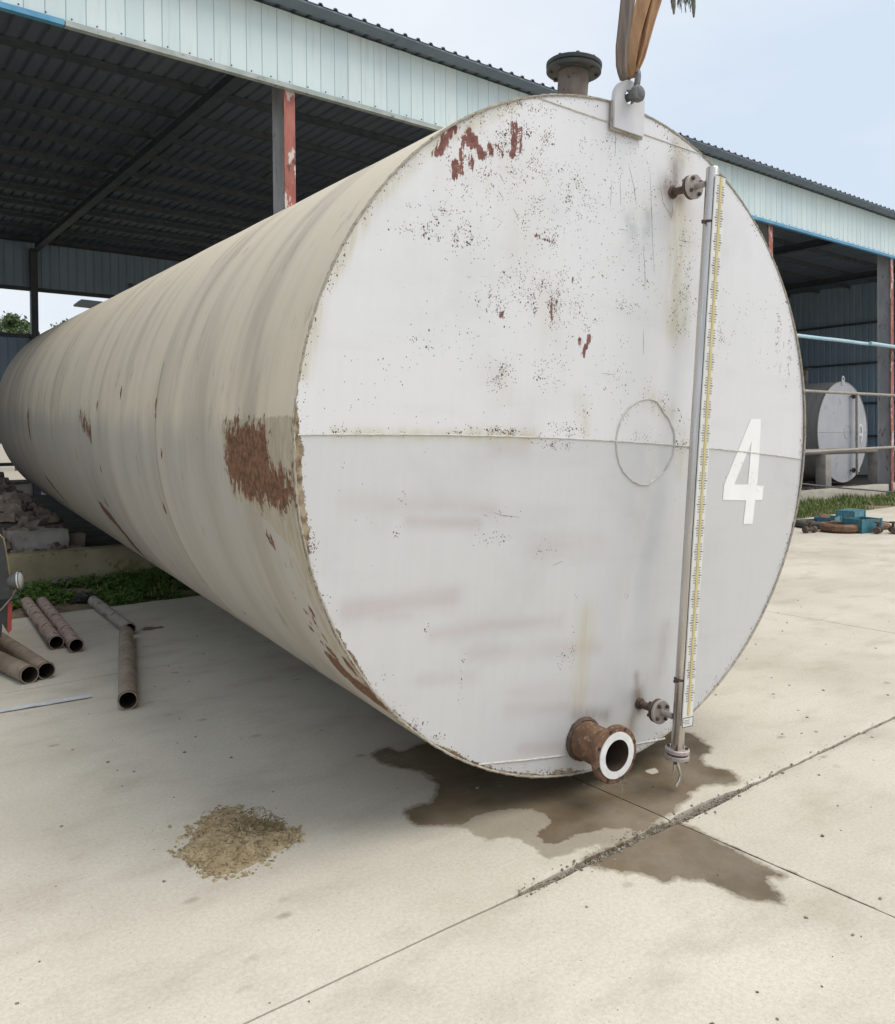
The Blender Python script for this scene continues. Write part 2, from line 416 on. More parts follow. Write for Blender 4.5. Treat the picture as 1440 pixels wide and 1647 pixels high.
YJ = [-8.5, -5.0, -1.5, 1.985, 5.5, 7.76]
yard = empty('yard_pavement'); tag(yard, kind='structure')
def slab(x0, x1, y0, y1, res):
    nx = max(6, int((x1 - x0) / res)); ny = max(6, int((y1 - y0) / res))
    gx = np.linspace(0, 1, nx + 1); gy = np.linspace(0, 1, ny + 1)
    U, V_ = np.meshgrid(gx, gy)
    X = x0 + (x1 - x0) * U; Y = y0 + (y1 - y0) * V_
    if res < .1:
        # ragged edges: chips along the joint that runs Y = 1.985
        def edge(xs, seed):
            rough_zone = sstep(1.5, 2.2, xs) * .8 + .2
            return .001 + rough_zone * (.012 * vnoise(xs * 11, xs * 0 + seed, seed, 5)) + .008 * sstep(1.80, 1.95, xs) * sstep(3.25, 2.95, xs) + (.012 * sstep(2.62, 2.70, xs)) * sstep(3.15, 2.9, xs)
        e = edge(X, 3 if y0 > 1.9 else 5)
        if abs(y0 - 1.985) < .01: Y = Y + e * (1 - V_) ** 6
        if abs(y1 - 1.985) < .01: Y = Y - e * V_ ** 6
        ex = .0004 + .0035 * vnoise(Y * 14, Y * 0, 9, 3)
        if abs(x0 - 2.65) < .01: X = X + ex * (1 - U) ** 8
        if abs(x1 - 2.65) < .01: X = X - ex * U ** 8
    g_ = .0015
    X = X + g_ * (1 - 2 * U); Y = Y + g_ * (1 - 2 * V_)
    Z = .0035 * (vnoise(X * .8, Y * .8, 4, 3) - .5) if res < .1 else np.full_like(X, .002 * math.sin(x0 * 7 + y0 * 3))
    wet = np.zeros_like(X); damp = wet
    if res < .1:
        dj = np.abs(Y - 1.985)
        Z -= .016 * np.exp(-dj / .022) * vnoise(X * 16, Y * 16, 21, 3) * sstep(1.4, 2.2, X)
        sd = lambda p: np.clip(.5 + poly_sd(X, Y, p) / .16, 0, 1)
        wet = np.maximum(sd(WET1), sd(WET2)); 
        damp = wet.copy(); damp = np.minimum(damp, 1 - .95 * sstep(.4, .6, sd(DRY2)))
        wet = np.minimum(wet, 1 - np.clip(sd(DRY1) * 1.0, 0, 1)); wet = np.minimum(wet, 1 - .95 * sstep(.4, .6, sd(DRY2)))
        dx_ = np.abs(X - 2.66); wet = np.maximum(wet, .62 * np.exp(-(dx_ / .02) ** 2) * (Y < 2.35) * (Y > 1.1))
    elif y1 > 7: wet = np.clip(.5 + poly_sd(X, Y, WETP) / .10, 0, 1) * .9
    P = np.stack([X, Y, Z], -1)
    # skirt so the slab has a side
    def pad(A, fn):
        A = np.concatenate([fn(A[:1]), A, fn(A[-1:])], 0); return np.concatenate([fn(A[:, :1]), A, fn(A[:, -1:])], 1)
    def down(a): a = a.copy(); a[..., 2] = -.11; return a
    P = pad(P, down); wet = pad(wet, lambda a: a); damp = pad(damp, lambda a: a)
    return grid_mesh('slab', P, M_CONC, yard, {'wet': wet, 'damp': damp}, smooth=False)
for i in range(len(XJ) - 1):
    for j in range(len(YJ) - 1):
        near = XJ[i] >= -1.2 and XJ[i + 1] < 6.6 and YJ[j] > -1.6 and YJ[j + 1] < 5.6
        slab(XJ[i], XJ[i + 1], YJ[j], YJ[j + 1], .022 if near else (.1 if YJ[j] > 5 and XJ[i] < 3 else .4))
# loose chips in the broken joint
def chip_mesh(n, fn, smin, smax, seed, flat=.6):
    r_ = random.Random(seed); m = MB()
    for _ in range(n):
        x, y, z = fn(r_); s_ = smin + (smax - smin) * r_.random() ** 2.2
        vs_ = []
        for q in ((1, 1, -1), (-1, 1, -1), (-1, -1, -1), (1, -1, -1), (.7, .7, 1), (-.7, .7, 1), (-.7, -.7, 1), (.7, -.7, 1)):
            vs_.append(tuple(c * (.6 + .6 * r_.random()) for c in q))
        mt = Matrix.Translation((x, y, z + s_ * flat * .4)) @ Matrix.Rotation(r_.random() * 6.28, 4, 'Z') @ Matrix.Rotation((r_.random() - .5) * .7, 4, 'X') @ Matrix.Diagonal((s_, s_ * (.6 + .5 * r_.random()), s_ * flat, 1))
        m.add(vs_, [(3, 2, 1, 0), (4, 5, 6, 7), (0, 1, 5, 4), (1, 2, 6, 5), (2, 3, 7, 6), (3, 0, 4, 7)], mt)
    return m
def fj(r_):
    x = 1.82 + (1.4 * r_.random() if r_.random() < .72 else 3.3 * r_.random()); far = r_.random() < .06
    return x, 1.985 + r_.gauss(0, .025 if far else .006) * (.5 + nz(x * 4) + .5), (.0 if far else -.022 + .012 * r_.random())
tag(chip_mesh(5200, fj, .0012, .0058, 3, .5).build('joint_gravel', worn('joint_chips', (.15, .125, .09), (.33, .295, .24), 40, .9, bump=0), smooth=0), 'crumbled gravel filling the broken joint between the concrete slabs', 'gravel', kind='stuff')
def fd(r_):
    return -.3 + 8 * r_.random() ** 1.2, 1.0 + 6.2 * r_.random() ** 1.3, .0005
tag(chip_mesh(550, fd, .0012, .0085, 8, .45).build('yard_grit', worn('grit', (.10, .085, .06), (.36, .33, .28), 3, .9, bump=0), smooth=0), 'scattered grit and crumbs lying on the concrete yard', 'grit', kind='stuff')

# ---- verge between yard and shed
X0, X1 = -9.0, 33.0
nx, ny = 420, 20
gx = np.linspace(X0, X1, nx); gy = np.linspace(7.72, 9.32, ny)
GX, GY = np.meshgrid(gx, gy)
def verge_h(x, y): return -.025 + .035 * sstep(7.72, 8.3, y) + .045 * (vnoise(x * 1.7, y * 1.7, 31, 4) - .4) * sstep(7.72, 8.1, y)
g = grid_mesh('verge', np.stack([GX, GY, verge_h(GX, GY)], -1), M_DIRT); tag(g, kind='structure')
# grass: blades, and broad weed leaves at the shaded end
m = MB(); mw = MB()
rg = random.Random(5)
xs = []; 
for _ in range(15000):
    x = X0 + (X1 - X0) * rg.random(); y = 7.78 + 1.5 * rg.random() ** .9; xs.append((x, y))
for _ in range(9000):
    xs.append((.6 + 3.6 * rg.random(), 7.78 + 1.45 * rg.random()))
for _ in range(9000):
    xs.append((12.5 + 9 * rg.random(), 7.85 + 1.4 * rg.random()))
XA = np.array(xs); HH = verge_h(XA[:, 0], XA[:, 1]); DD = vnoise(XA[:, 0] * 1.3, XA[:, 1] * 1.3, 77, 3)
for (x, y), h0, dd in zip(xs, HH, DD):
    bare = .52 if (x < 2.2 and 8.35 < y < 8.95) else (.40 + .10 * (y < 8.25) if x > 12 else .36)
    if dd < bare: continue
    a = rg.random() * 6.28; ca, sa = math.cos(a), math.sin(a)
    right = x > 12
    h = (.02 + .20 * rg.random() ** 1.6) * (dd * 1.9 - .35) * (1.25 if y > 8.9 else .8) if right else (.02 + .06 * rg.random()) * (.55 + dd)
    if right or rg.random() < .35:
        w = .006 + .006 * rg.random(); l = h * (.25 + .5 * rg.random())
        m.add([(x - sa * w, y + ca * w, h0 - .01), (x + sa * w, y - ca * w, h0 - .01), (x + ca * l * .4 + sa * w * .7, y + sa * l * .4 - ca * w * .7, h0 + h * .65), (x + ca * l * .4 - sa * w * .7, y + sa * l * .4 + ca * w * .7, h0 + h * .65), (x + ca * l, y + sa * l, h0 + h)], [(0, 1, 2, 3), (3, 2, 4)])
    else:
        for _ in range(2):
            px_, py_ = x + rg.gauss(0, .03), y + rg.gauss(0, .03); hz = h0 + h * rg.random()
            if py_ < 7.78: continue
            s_ = .014 + .022 * rg.random(); a = rg.random() * 6.28; t = rg.random() * .9 - .2; ca, sa = math.cos(a), math.sin(a)
            mw.add([(px_, py_, hz), (px_ + ca * s_ - sa * s_ * .6, py_ + sa * s_ + ca * s_ * .6, hz + t * s_), (px_ + ca * s_ * 2.1, py_ + sa * s_ * 2.1, hz + t * s_ * 1.3), (px_ + ca * s_ + sa * s_ * .6, py_ + sa * s_ - ca * s_ * .6, hz + t * s_)], [(0, 1, 2, 3)])
tag(m.build('grass', M_GRASS, smooth=0), 'grass growing along the foot of the shed plinth', 'grass', kind='stuff')
tag(mw.build('weeds', M_WEED, smooth=0), 'low broad leaved weeds covering the verge beside the loose pipes', 'weeds', kind='stuff')
for k, (px, py, s_) in enumerate([(97, 935, .17), (30, 952, .10)]):
    p = ground(px, py, .05)
    st = MB(); rs = random.Random(40 + k)
    bm = bmesh.new(); bmesh.ops.create_icosphere(bm, subdivisions=2, radius=1)
    for v in bm.verts: v.co = v.co * (1 + .35 * nz(v.co.x * 1.4 + k * 9, v.co.y * 1.4, v.co.z * 1.4)); v.co.x *= s_; v.co.y *= s_ * .6; v.co.z *= s_ * .36
    st.bm(bm)
    o = st.build('stone', M_RUBBLE, loc=(p[0], p[1], verge_h(np.array([p[0]]), np.array([p[1]]))[0] + s_ * .15))
    tag(o, ['flat brown stone lying on the bare verge below the mossy plinth', 'small brown stone lying on the verge beside the tricycle lamp'][k], 'stone')

# ---- shed
FY = 9.3                                    # front line (face of plinth and columns)
YR = 23.7                                   # rear line
COLX = [-6.1, -.66, 4.79, 10.24, 15.69, 21.14, 26.6]
shed = empty('open_shed', 'long open fronted steel shed with pale blue fascia and dark roof', 'shed', Matrix.Translation((10, FY, 0)))
SI = Matrix.Translation((-10, -FY, 0))
class SB(MB):                                # world coordinates -> shed coordinates
    def build(s, name, mat, parent=shed, smooth=35, loc=None):
        s.v = [(x - 10, y - FY, z) for x, y, z in s.v]
        return MB.build(s, name, mat, parent, smooth, loc)
XL, XR = -8.8, 29.3
m = SB(); m.box(((XL + XR) / 2, 16.6, .04), (XR - XL, 14.2, .12)); fl = m.build('floor_slab', M_SOILD, smooth=0)
# plinth: weathered upstand between the columns, mossy in the shaded left bays
for i in range(len(COLX) - 1):
    a, c = COLX[i] + .10, COLX[i + 1] - .10
    m = SB(); nseg = 40
    top = .345 if i < 3 else .28
    prof = [(0, -.1), (0, top - .02), (.012, top), (.228, top), (.24, top - .02), (.24, -.1)]
    vs_ = []; fs = []
    for k in range(nseg + 1):
        x = a + (c - a) * k / nseg
        for (dy, z) in prof:
            vs_.append((x, FY + dy + .012 * nz(x * 3, z * 9, dy * 5), z + (.012 * nz(x * 2.3, dy * 9, 4) if z > 0 else 0)))
    q = len(prof)
    for k in range(nseg):
        for j in range(q - 1): fs.append((k * q + j, (k + 1) * q + j, (k + 1) * q + j + 1, k * q + j + 1))
    fs += [tuple(range(q)), tuple(nseg * q + j for j in range(q))[::-1]]
    m.add(vs_, fs); m.build('plinth', M_PLINTH if i < 3 else M_PLINTHC)
# columns: H sections, red flange to the front, grey web side
for x in COLX:
    m = SB(); m.box((x, FY - .035, 3.0), (.15, .012, 6.3)); fo = m.build('column', M_COLR, smooth=0)
    m = MB()
    m.box((x - 10, .121, 3.0), (.012, .30, 6.299)); m.box((x - 10, .277, 3.0), (.15, .012, 6.3))
    o = m.build('column_web', M_COLG, fo, smooth=0)
    m = MB(); m.box((x - 10, .12, -.02), (.30, .42, .04)); m.build('base_plate', M_STEELD, fo, smooth=0)
for x in COLX[1:]:
    m = SB(); m.box((x, YR, 3.3), (.17, .17, 6.5)); m.build('rear_post', M_STEELD, smooth=0)
# rafters and purlins
for x in COLX:
    m = SB(); m.box((x, (FY + YR) / 2 + .1, 6.467), (.17, YR - FY - .6, .014)); m.box((x, (FY + YR) / 2 + .1, 6.575), (.010, YR - FY - .6, .198)); m.build('rafter', M_STEELD, smooth=0)
for k in range(13):
    y = 9.75 + k * 1.13
    m = SB(); m.box(((XL + XR) / 2, y, 6.73), (XR - XL, .06, .10)); m.build('purlin', M_STEELD, smooth=0)
# roof sheet, trapezoid ribs running front to back
def ribbed(x0, x1, pitch, h, y0, y1, z0, z1, wtop=.035, wside=.02):
    xs_ = []; x = x0
    while x < x1:
        xs_ += [(x, 0), (x + pitch - wtop - 2 * wside, 0), (x + pitch - wtop - wside, h), (x + pitch - wside, h)]; x += pitch
    vs_ = []; fs = []
    for (xx, hh) in xs_: vs_ += [(xx, y0, z0 + hh), (xx, y1, z1 + hh)]
    for i in range(len(xs_) - 1): fs.append((2 * i, 2 * i + 2, 2 * i + 3, 2 * i + 1))
    return vs_, fs
m = SB(); v_, f_ = ribbed(XL - .2, XR + .2, .21, .032, FY - .42, YR + .35, 6.79, 6.82); m.add(v_, f_)
rf = m.build('roof', M_ROOF, smooth=0)
sol = rf.modifiers.new('thickness', 'SOLIDIFY'); sol.thickness = .006
m = SB(); m.box(((XL + XR) / 2, FY - .30, 6.772), (XR - XL, .22, .02)); m.build('eave_flashing', M_ROOF, smooth=0)
# fascia: one panel object per sheet rib
PW = .2
prof = [(0, 0), (.006, -.006), (.012, 0), (PW - .003, 0), (PW - .003, .012), (0, .012)]
m = MB(); m.prism([(p[0], p[1]) for p in prof], .885)
pm = bpy.data.meshes.new('panel'); pm.from_pydata(m.v, [], m.f); pm.update(); pm.materials.append(M_FASCIA)
np_ = int((XR - XL) / PW)
for k in range(np_):
    link('panel', pm, None, shed, (XL + k * PW - 10, -.10 + .0015 * (rng.random() - .5), 5.868 + .004 * (rng.random() - .5)))
m = SB(); m.box(((XL + XR) / 2, FY - .075, 6.31), (XR - XL, .02, .86)); m.build('fascia_backing', M_SEAM, smooth=0)
# bottom trim of the fascia: blue where its paint survives, dusty elsewhere
for a, c, mt in ((XL, 2.18, M_BLUE), (2.19, 11.0, M_TRIM), (11.01, XR, M_BLUE)):
    m = SB(); m.box(((a + c) / 2, FY - .095, 5.838), (c - a, .075, .058)); t = m.build('eave_trim', mt, smooth=0)
m = MB()
for k in range(150):
    x = XL + .05 + k * .25
    if 0 < x < 24: m.lathe([(.010, 0), (.010, .008), (.004, .012)], 6, frame((x - 10, -.128, 5.868 + .02), (0, 0, 1), (1, 0, 0), (0, -1, 0)))
o = m.build('trim_screws', M_STEELD, shed, smooth=0); o['kind'] = 'stuff'
# rear wall
def vrib(x0, x1, z0, z1, y, name):
    m = SB(); v_, f_ = ribbed(x0, x1, .22, .03, z0, z1, 0, 0, .03, .018)
    m.add([(p[0], y - p[2], p[1]) for p in v_], f_)
    o = m.build(name, M_SHEET, smooth=0); s_ = o.modifiers.new('thickness', 'SOLIDIFY'); s_.thickness = .005; return o
vrib(XL, 11.6, 5.56, 6.78, YR + .14, 'rear_upper_sheet')
vrib(-.6, 4.7, 1.46, 4.24, YR + .14, 'rear_sheet'); vrib(4.8, 11.6, .9, 4.24, YR + .14, 'rear_sheet'); vrib(XL, -.7, 1.46, 4.24, YR + .14, 'rear_sheet')
vrib(11.62, XR, 1.02, 6.78, YR + .14, 'rear_sheet')
m = SB(); m.box(((11.62 + XR) / 2, YR + .12, .52), (XR - 11.62, .2, .96)); m.build('rear_low_wall', M_WHITEWALL, smooth=0)
m = SB(); m.box((8.2, YR + .12, .45), (6.8, .2, .84)); m.build('rear_low_wall', M_WHITEWALL, smooth=0)
m = SB(); m.box(((XL + 4.7) / 2, YR + .12, .27), (4.7 - XL, .2, .5)); m.build('rear_low_wall', M_PLINTHC, smooth=0)
for z in (5.5, 4.27): 
    m = SB(); m.box(((XL + 11.6) / 2, YR + .03, z), (11.6 - XL, .07, .10)); m.build('girt', M_STEELD, smooth=0)
for z in (1.5, 2.6, 3.7, 4.8): 
    m = SB(); m.box(((11.62 + XR) / 2, YR + .03, z), (XR - 11.62, .06, .08)); m.build('girt', M_STEELD, smooth=0)
m = SB(); m.tube([(XL, YR - .1, .98), (4.7, YR - .1, .93)], .045, 8); m.build('rear_rail', M_STEELD)
# end walls
for x in (XL - .05, XR + .05):
    m = SB(); v_, f_ = ribbed(FY, YR, .22, .03, 1.0, 6.86, 0, 0, .03, .018)
    m.add([(x + p[2], p[0], p[1]) for p in v_], f_); o = m.build('end_sheet', M_SHEET, smooth=0); s_ = o.modifiers.new('thickness', 'SOLIDIFY'); s_.thickness = .005
m = SB(); m.box(((XL + XR) / 2, YR + .09, 6.80), (XR - XL, .02, .14)); m.build('rear_light_seal', M_STEELD, smooth=0)  # strip added to shut out light leaking between rear sheet and roof
for x in (XL - .05, XR + .05):
    m = SB(); m.box((x, (FY + YR) / 2, .53), (.2, YR - FY - .3, 1.0)); m.build('end_low_wall', M_WHITEWALL, smooth=0)
for z in (1.45, 2.6, 4.0, 5.4):
    m = SB(); m.box((XR - .04, (FY + YR) / 2, z), (.06, YR - FY - .3, .07)); m.build('girt', M_STEELD, smooth=0)
# rail pipes across the right hand bays, in front of the columns
def rail(pa, pb, r, mat, Y, sag=0.0, ext=3.0):
    A, B = Vector(onY(*pa, Y)), Vector(onY(*pb, Y)); d = (B - A)
    A2 = A - d.normalized() * ext; B2 = B + d.normalized() * 3.2
    A2.x = max(A2.x, 10.4)
    pts = [A2.lerp(B2, t / 14) - Vector((0, 0, sag * 4 * (t / 14) * (1 - t / 14) + .012 * nz(t * .7, r * 99))) for t in range(15)]
    m = SB(); m.tube(pts, r, 10); return m.build('rail_pipe', mat)
rail((1287, 540), (1398, 553), .040, M_PIPEBLUE, FY - .09, 0, 2)
m = SB(); A, B = Vector(onY(1400, 552, FY - .16)), Vector(onY(1440, 558, FY - .16)); m.tube([A, B, B + (B - A) * 4], .045, 10); m.build('rail_pipe', M_PIPEBLUE)
rail((1302, 629), (1440, 636), .034, M_PIPEGREY, FY - .09)
rail((1300, 727), (1440, 719), .034, M_PIPEGREY, FY - .09)
rail((1297, 776), (1440, 789), .018, M_STEELD, FY - .12, .05)

# ================================================================== THE TANK
def face_mat(name, base, base2):
    n = NB(name, .44, .12, .5)
    br = n.noise(1, 5, .6, n.vec(scale=(38, 1, 2.4)))
    hz = n.noise(1, 4, .55, n.vec(scale=(1.3, 1, 7), loc=(2, 0, 5)))
    col = n.mix(n.step(br, .3, .7, .2, .7), base, base2)
    col = n.mix(n.step(hz, .5, .75, 0, .35), col, tuple(c * .86 for c in base))
    cl = n.noise(2.2, 5, .6, n.vec(loc=(9, 1, 4)))
    col = n.mix(n.step(cl, .5, .72, 0, .4), col, tuple(c * .84 for c in base))
    col = n.mix(n.math('MULTIPLY', n.attr('pink'), n.step(hz, .25, .7, .35, 1)), col, (.43, .33, .32))
    col = n.mix(n.math('MULTIPLY', n.attr('yel'), n.step(n.noise(1, 4, .6, n.vec(scale=(28, 1, 4))), .3, .65, .25, .95)), col, (.50, .45, .30))
    col = n.mix(n.math('MULTIPLY', n.attr('stain'), n.step(n.noise(1, 5, .6, n.vec(scale=(34, 1, 8))), .25, .7, .45, 1)), col, (.16, .10, .06))
    col = n.mix(n.math('MULTIPLY', n.attr('blotch'), n.step(n.noise(14, 4), .3, .6)), col, (.36, .38, .40))
    # flaked specks, denser where the attribute is high; two grain sizes, drawn out downwards
    d = n.math('MULTIPLY', n.attr('rust'), n.step(n.noise(13, 5, .7, n.vec(scale=(1.3, 1, .8), loc=(4, 4, 4))), .40, .60, .12, 1.25))
    wob = n.t.nodes.new('ShaderNodeTexNoise'); wob.inputs['Scale'].default_value = 160; n.L(n.obj, wob.inputs['Vector'])
    def dots(scale, loc, gain, rad_, sq):
        v = n.vec(scale=(1.15, 0, .9), loc=loc)
        vm = n.t.nodes.new('ShaderNodeVectorMath'); vm.operation = 'MULTIPLY_ADD'; n.L(wob.outputs['Color'], vm.inputs[0]); vm.inputs[1].default_value = (.6 / scale, 0, .9 / scale); n.L(v, vm.inputs[2])
        vo = n.t.nodes.new('ShaderNodeTexVoronoi'); vo.inputs['Scale'].default_value = scale; n.L(vm.outputs[0], vo.inputs['Vector'])
        sp = n.t.nodes.new('ShaderNodeSeparateColor'); n.L(vo.outputs['Color'], sp.inputs[0])
        dd = n.math('POWER', d, sq)
        on = n.step(n.math('SUBTRACT', n.math('MULTIPLY', dd, gain), sp.outputs[0]), 0, .02)
        rr = n.math('MULTIPLY', n.math('ADD', sp.outputs[1], .35), rad_)
        return n.math('MULTIPLY', on, n.step(n.math('SUBTRACT', rr, vo.outputs['Distance']), -.02, .06)), on, vo.outputs['Distance']
    k1, o1, d1 = dots(230, (0, 0, 0), .95, .46, 1.5)
    k2, o2, d2 = dots(112, (.31, 0, .77), .62, .40, 2.0)
    k3, o3, d3 = dots(44, (.11, 0, .43), .12, .28, 3.0)
    k = n.math('MAXIMUM', n.math('MAXIMUM', k1, k2), k3)
    halo = n.math('MULTIPLY', o3, n.step(d3, .1, .7, .35, 0))
    col = n.mix(halo, col, (.46, .42, .30))
    rc = n.mix(n.step(n.noise(30, 4), .4, .6), (.060, .040, .032), (.150, .075, .048))
    col = n.mix(k, col, rc)
    # red primer where the top coat has come away
    p = n.math('ADD', n.attr('primer'), n.math('MULTIPLY', n.math('SUBTRACT', n.noise(1, 6, .7, n.vec(scale=(85, 1, 24))), .5), 1.15))
    pk = n.step(p, .48, .53)
    col = n.mix(pk, col, n.mix(n.step(n.noise(50, 4), .35, .65), (.15, .062, .05), (.235, .10, .085)))
    # scaly brown rim
    r_ = n.math('ADD', n.attr('rim'), n.math('MULTIPLY', n.math('SUBTRACT', n.noise(46, 6, .7), .5), 1.3))
    rk = n.step(r_, .46, .54)
    col = n.mix(rk, col, n.mix(n.step(n.noise(24, 5), .35, .65), (.12, .075, .045), (.36, .30, .21)))
    kk = n.math('MAXIMUM', n.math('MAXIMUM', k, pk), rk)
    h = n.math('SUBTRACT', n.math('MULTIPLY', n.noise(35, 4), .25), kk); n.bump(h, .28, .004)
    return n.out(col, n.step(kk, 0, 1, .44, .85), n.step(kk, 0, 1, .12, 0))
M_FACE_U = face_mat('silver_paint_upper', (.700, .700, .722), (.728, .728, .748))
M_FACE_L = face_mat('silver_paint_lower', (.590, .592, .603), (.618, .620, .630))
def shell_mat():
    n = NB('shell_paint', .62, .05, .4)
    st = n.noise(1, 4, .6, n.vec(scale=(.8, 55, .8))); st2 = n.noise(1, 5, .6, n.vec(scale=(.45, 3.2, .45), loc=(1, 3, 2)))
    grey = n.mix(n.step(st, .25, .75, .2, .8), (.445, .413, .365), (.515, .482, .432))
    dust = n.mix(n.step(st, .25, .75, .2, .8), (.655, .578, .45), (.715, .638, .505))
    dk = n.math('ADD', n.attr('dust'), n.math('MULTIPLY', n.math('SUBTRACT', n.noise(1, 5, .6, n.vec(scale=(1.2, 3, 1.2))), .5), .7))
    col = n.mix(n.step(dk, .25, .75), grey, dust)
    col = n.mix(n.step(st2, .44, .70, 0, .7), col, (.385, .34, .275))
    col = n.mix(n.attr('band'), col, (.56, .51, .42))
    mark = n.noise(1, 4, .7, n.vec(scale=(3.2, 9, 3.2), rot=(.1, .0, .5), loc=(5, 5, 5)))
    col = n.mix(n.step(mark, .58, .72, 0, .4), col, (.20, .18, .15))
    drip = n.noise(1, 5, .65, n.vec(scale=(1.0, 26, 1.0), loc=(7, 2, 1)))
    col = n.mix(n.step(drip, .62, .76, 0, .35), col, (.20, .165, .12))
    col = n.mix(n.attr('seam'), col, (.16, .145, .12))
    kh = n.math('ADD', n.attr('khaki'), n.math('MULTIPLY', n.math('SUBTRACT', n.noise(1, 7, .7, n.vec(scale=(9, 22, 7))), .5), .95))
    col = n.mix(n.step(kh, .42, .5, 0, .85), col, n.mix(n.step(n.noise(1, 5, .6, n.vec(scale=(14, 40, 9))), .35, .65), (.38, .32, .225), (.49, .435, .34)))
    r_ = n.math('ADD', n.attr('rust'), n.math('MULTIPLY', n.math('SUBTRACT', n.math('ADD', n.math('MULTIPLY', n.noise(1, 7, .75, n.vec(scale=(34, 40, 22))), .55), n.math('MULTIPLY', n.noise(1, 5, .7, n.vec(scale=(9, 20, 7), loc=(3, 3, 3))), .45)), .5), 1.35))
    rk = n.step(r_, .48, .56)
    col = n.mix(rk, col, n.mix(n.step(n.noise(42, 6, .7), .35, .65), (.095, .052, .030), (.25, .125, .070)))
    n.bump(n.math('ADD', n.math('MULTIPLY', n.noise(40, 5), .4), rk), .25, .003)
    return n.out(col, n.step(rk, 0, 1, .62, .9))
M_SHELL = shell_mat()
M_RUST = worn('rusty_steel', (.10, .055, .032), (.22, .12, .07), 22, .85, c3=(.27, .20, .14), th=.58, bump=.5, bscale=90, bd=.004)
M_RUSTD = worn('dark_rusty_steel', (.055, .040, .034), (.13, .085, .062), 25, .8, c3=(.2, .14, .10), th=.6, bump=.4, bscale=90, bd=.003)
M_WELD = worn('weld_bead', (.30, .27, .215), (.42, .39, .33), 26, .7, c3=(.17, .105, .06), th=.57, bump=.6, bscale=120, bd=.004)
M_WELDW = worn('painted_weld', (.46, .45, .40), (.57, .56, .53), 20, .6, c3=(.26, .21, .12), th=.64, bump=.4, bscale=120, bd=.003)
M_STAIN = NB('stainless', .26, 1.0); M_STAIN = M_STAIN.out(M_STAIN.mix(M_STAIN.step(M_STAIN.noise(5, 4, .6, M_STAIN.vec(scale=(20, 20, 1))), .3, .7), (.50, .47, .44), (.62, .60, .575)), M_STAIN.step(M_STAIN.noise(9, 4), .3, .7, .2, .36))
M_FLANGE = worn('dull_flange', (.34, .30, .28), (.46, .41, .385), 30, .55, metal=.35, c3=(.17, .11, .085), th=.62, bump=.2, bscale=110, bd=.002)
M_BOLT = worn('bolt_steel', (.06, .045, .04), (.12, .09, .075), 40, .65, metal=.3, bump=.2)
M_GASKET = worn('white_facing', (.66, .66, .66), (.80, .80, .80), 22, .6, c3=(.36, .33, .29), th=.68, bump=.15)
M_BORE = worn('pipe_bore', (.03, .022, .018), (.07, .045, .03), 12, .9, bump=.3)
M_NUM = worn('white_stencil', (.84, .84, .84), (.91, .91, .91), 5, .5, c3=(.70, .70, .70), th=.62, bump=.05)
M_SCALE = worn('scale_card', (.64, .64, .62), (.73, .73, .71), 5, .4, c3=(.50, .48, .42), th=.62, bump=0)
M_YEL = worn('yellow_strip', (.52, .43, .19), (.62, .53, .27), 9, .45, c3=(.45, .40, .25), th=.6, bump=0)
M_BLACK = worn('black_print', (.03, .03, .03), (.06, .06, .06), 30, .6, bump=0)
M_CAP = worn('blackened_flange', (.035, .045, .048), (.065, .07, .07), 14, .6, metal=.2, bump=.2)
M_VENT = worn('sooty_pipe', (.14, .115, .10), (.26, .225, .195), 10, .65, metal=.25, c3=(.055, .045, .04), th=.6, bump=.25)
M_LUG = worn('lug_paint', (.56, .56, .59), (.63, .63, .66), 9, .45, c3=(.30, .28, .26), th=.66, bump=.15)

TB = TC - TV * R
tank = empty('storage_tank', 'huge horizontal silver steel tank numbered 4 with tall level gauge', 'tank', frame(TB, TU, TA, TV))
def T3(u, v, off=0.0): return Vector((u, -off, v + R))
fx = lambda pts: [tuple(fp(*p)) for p in pts]

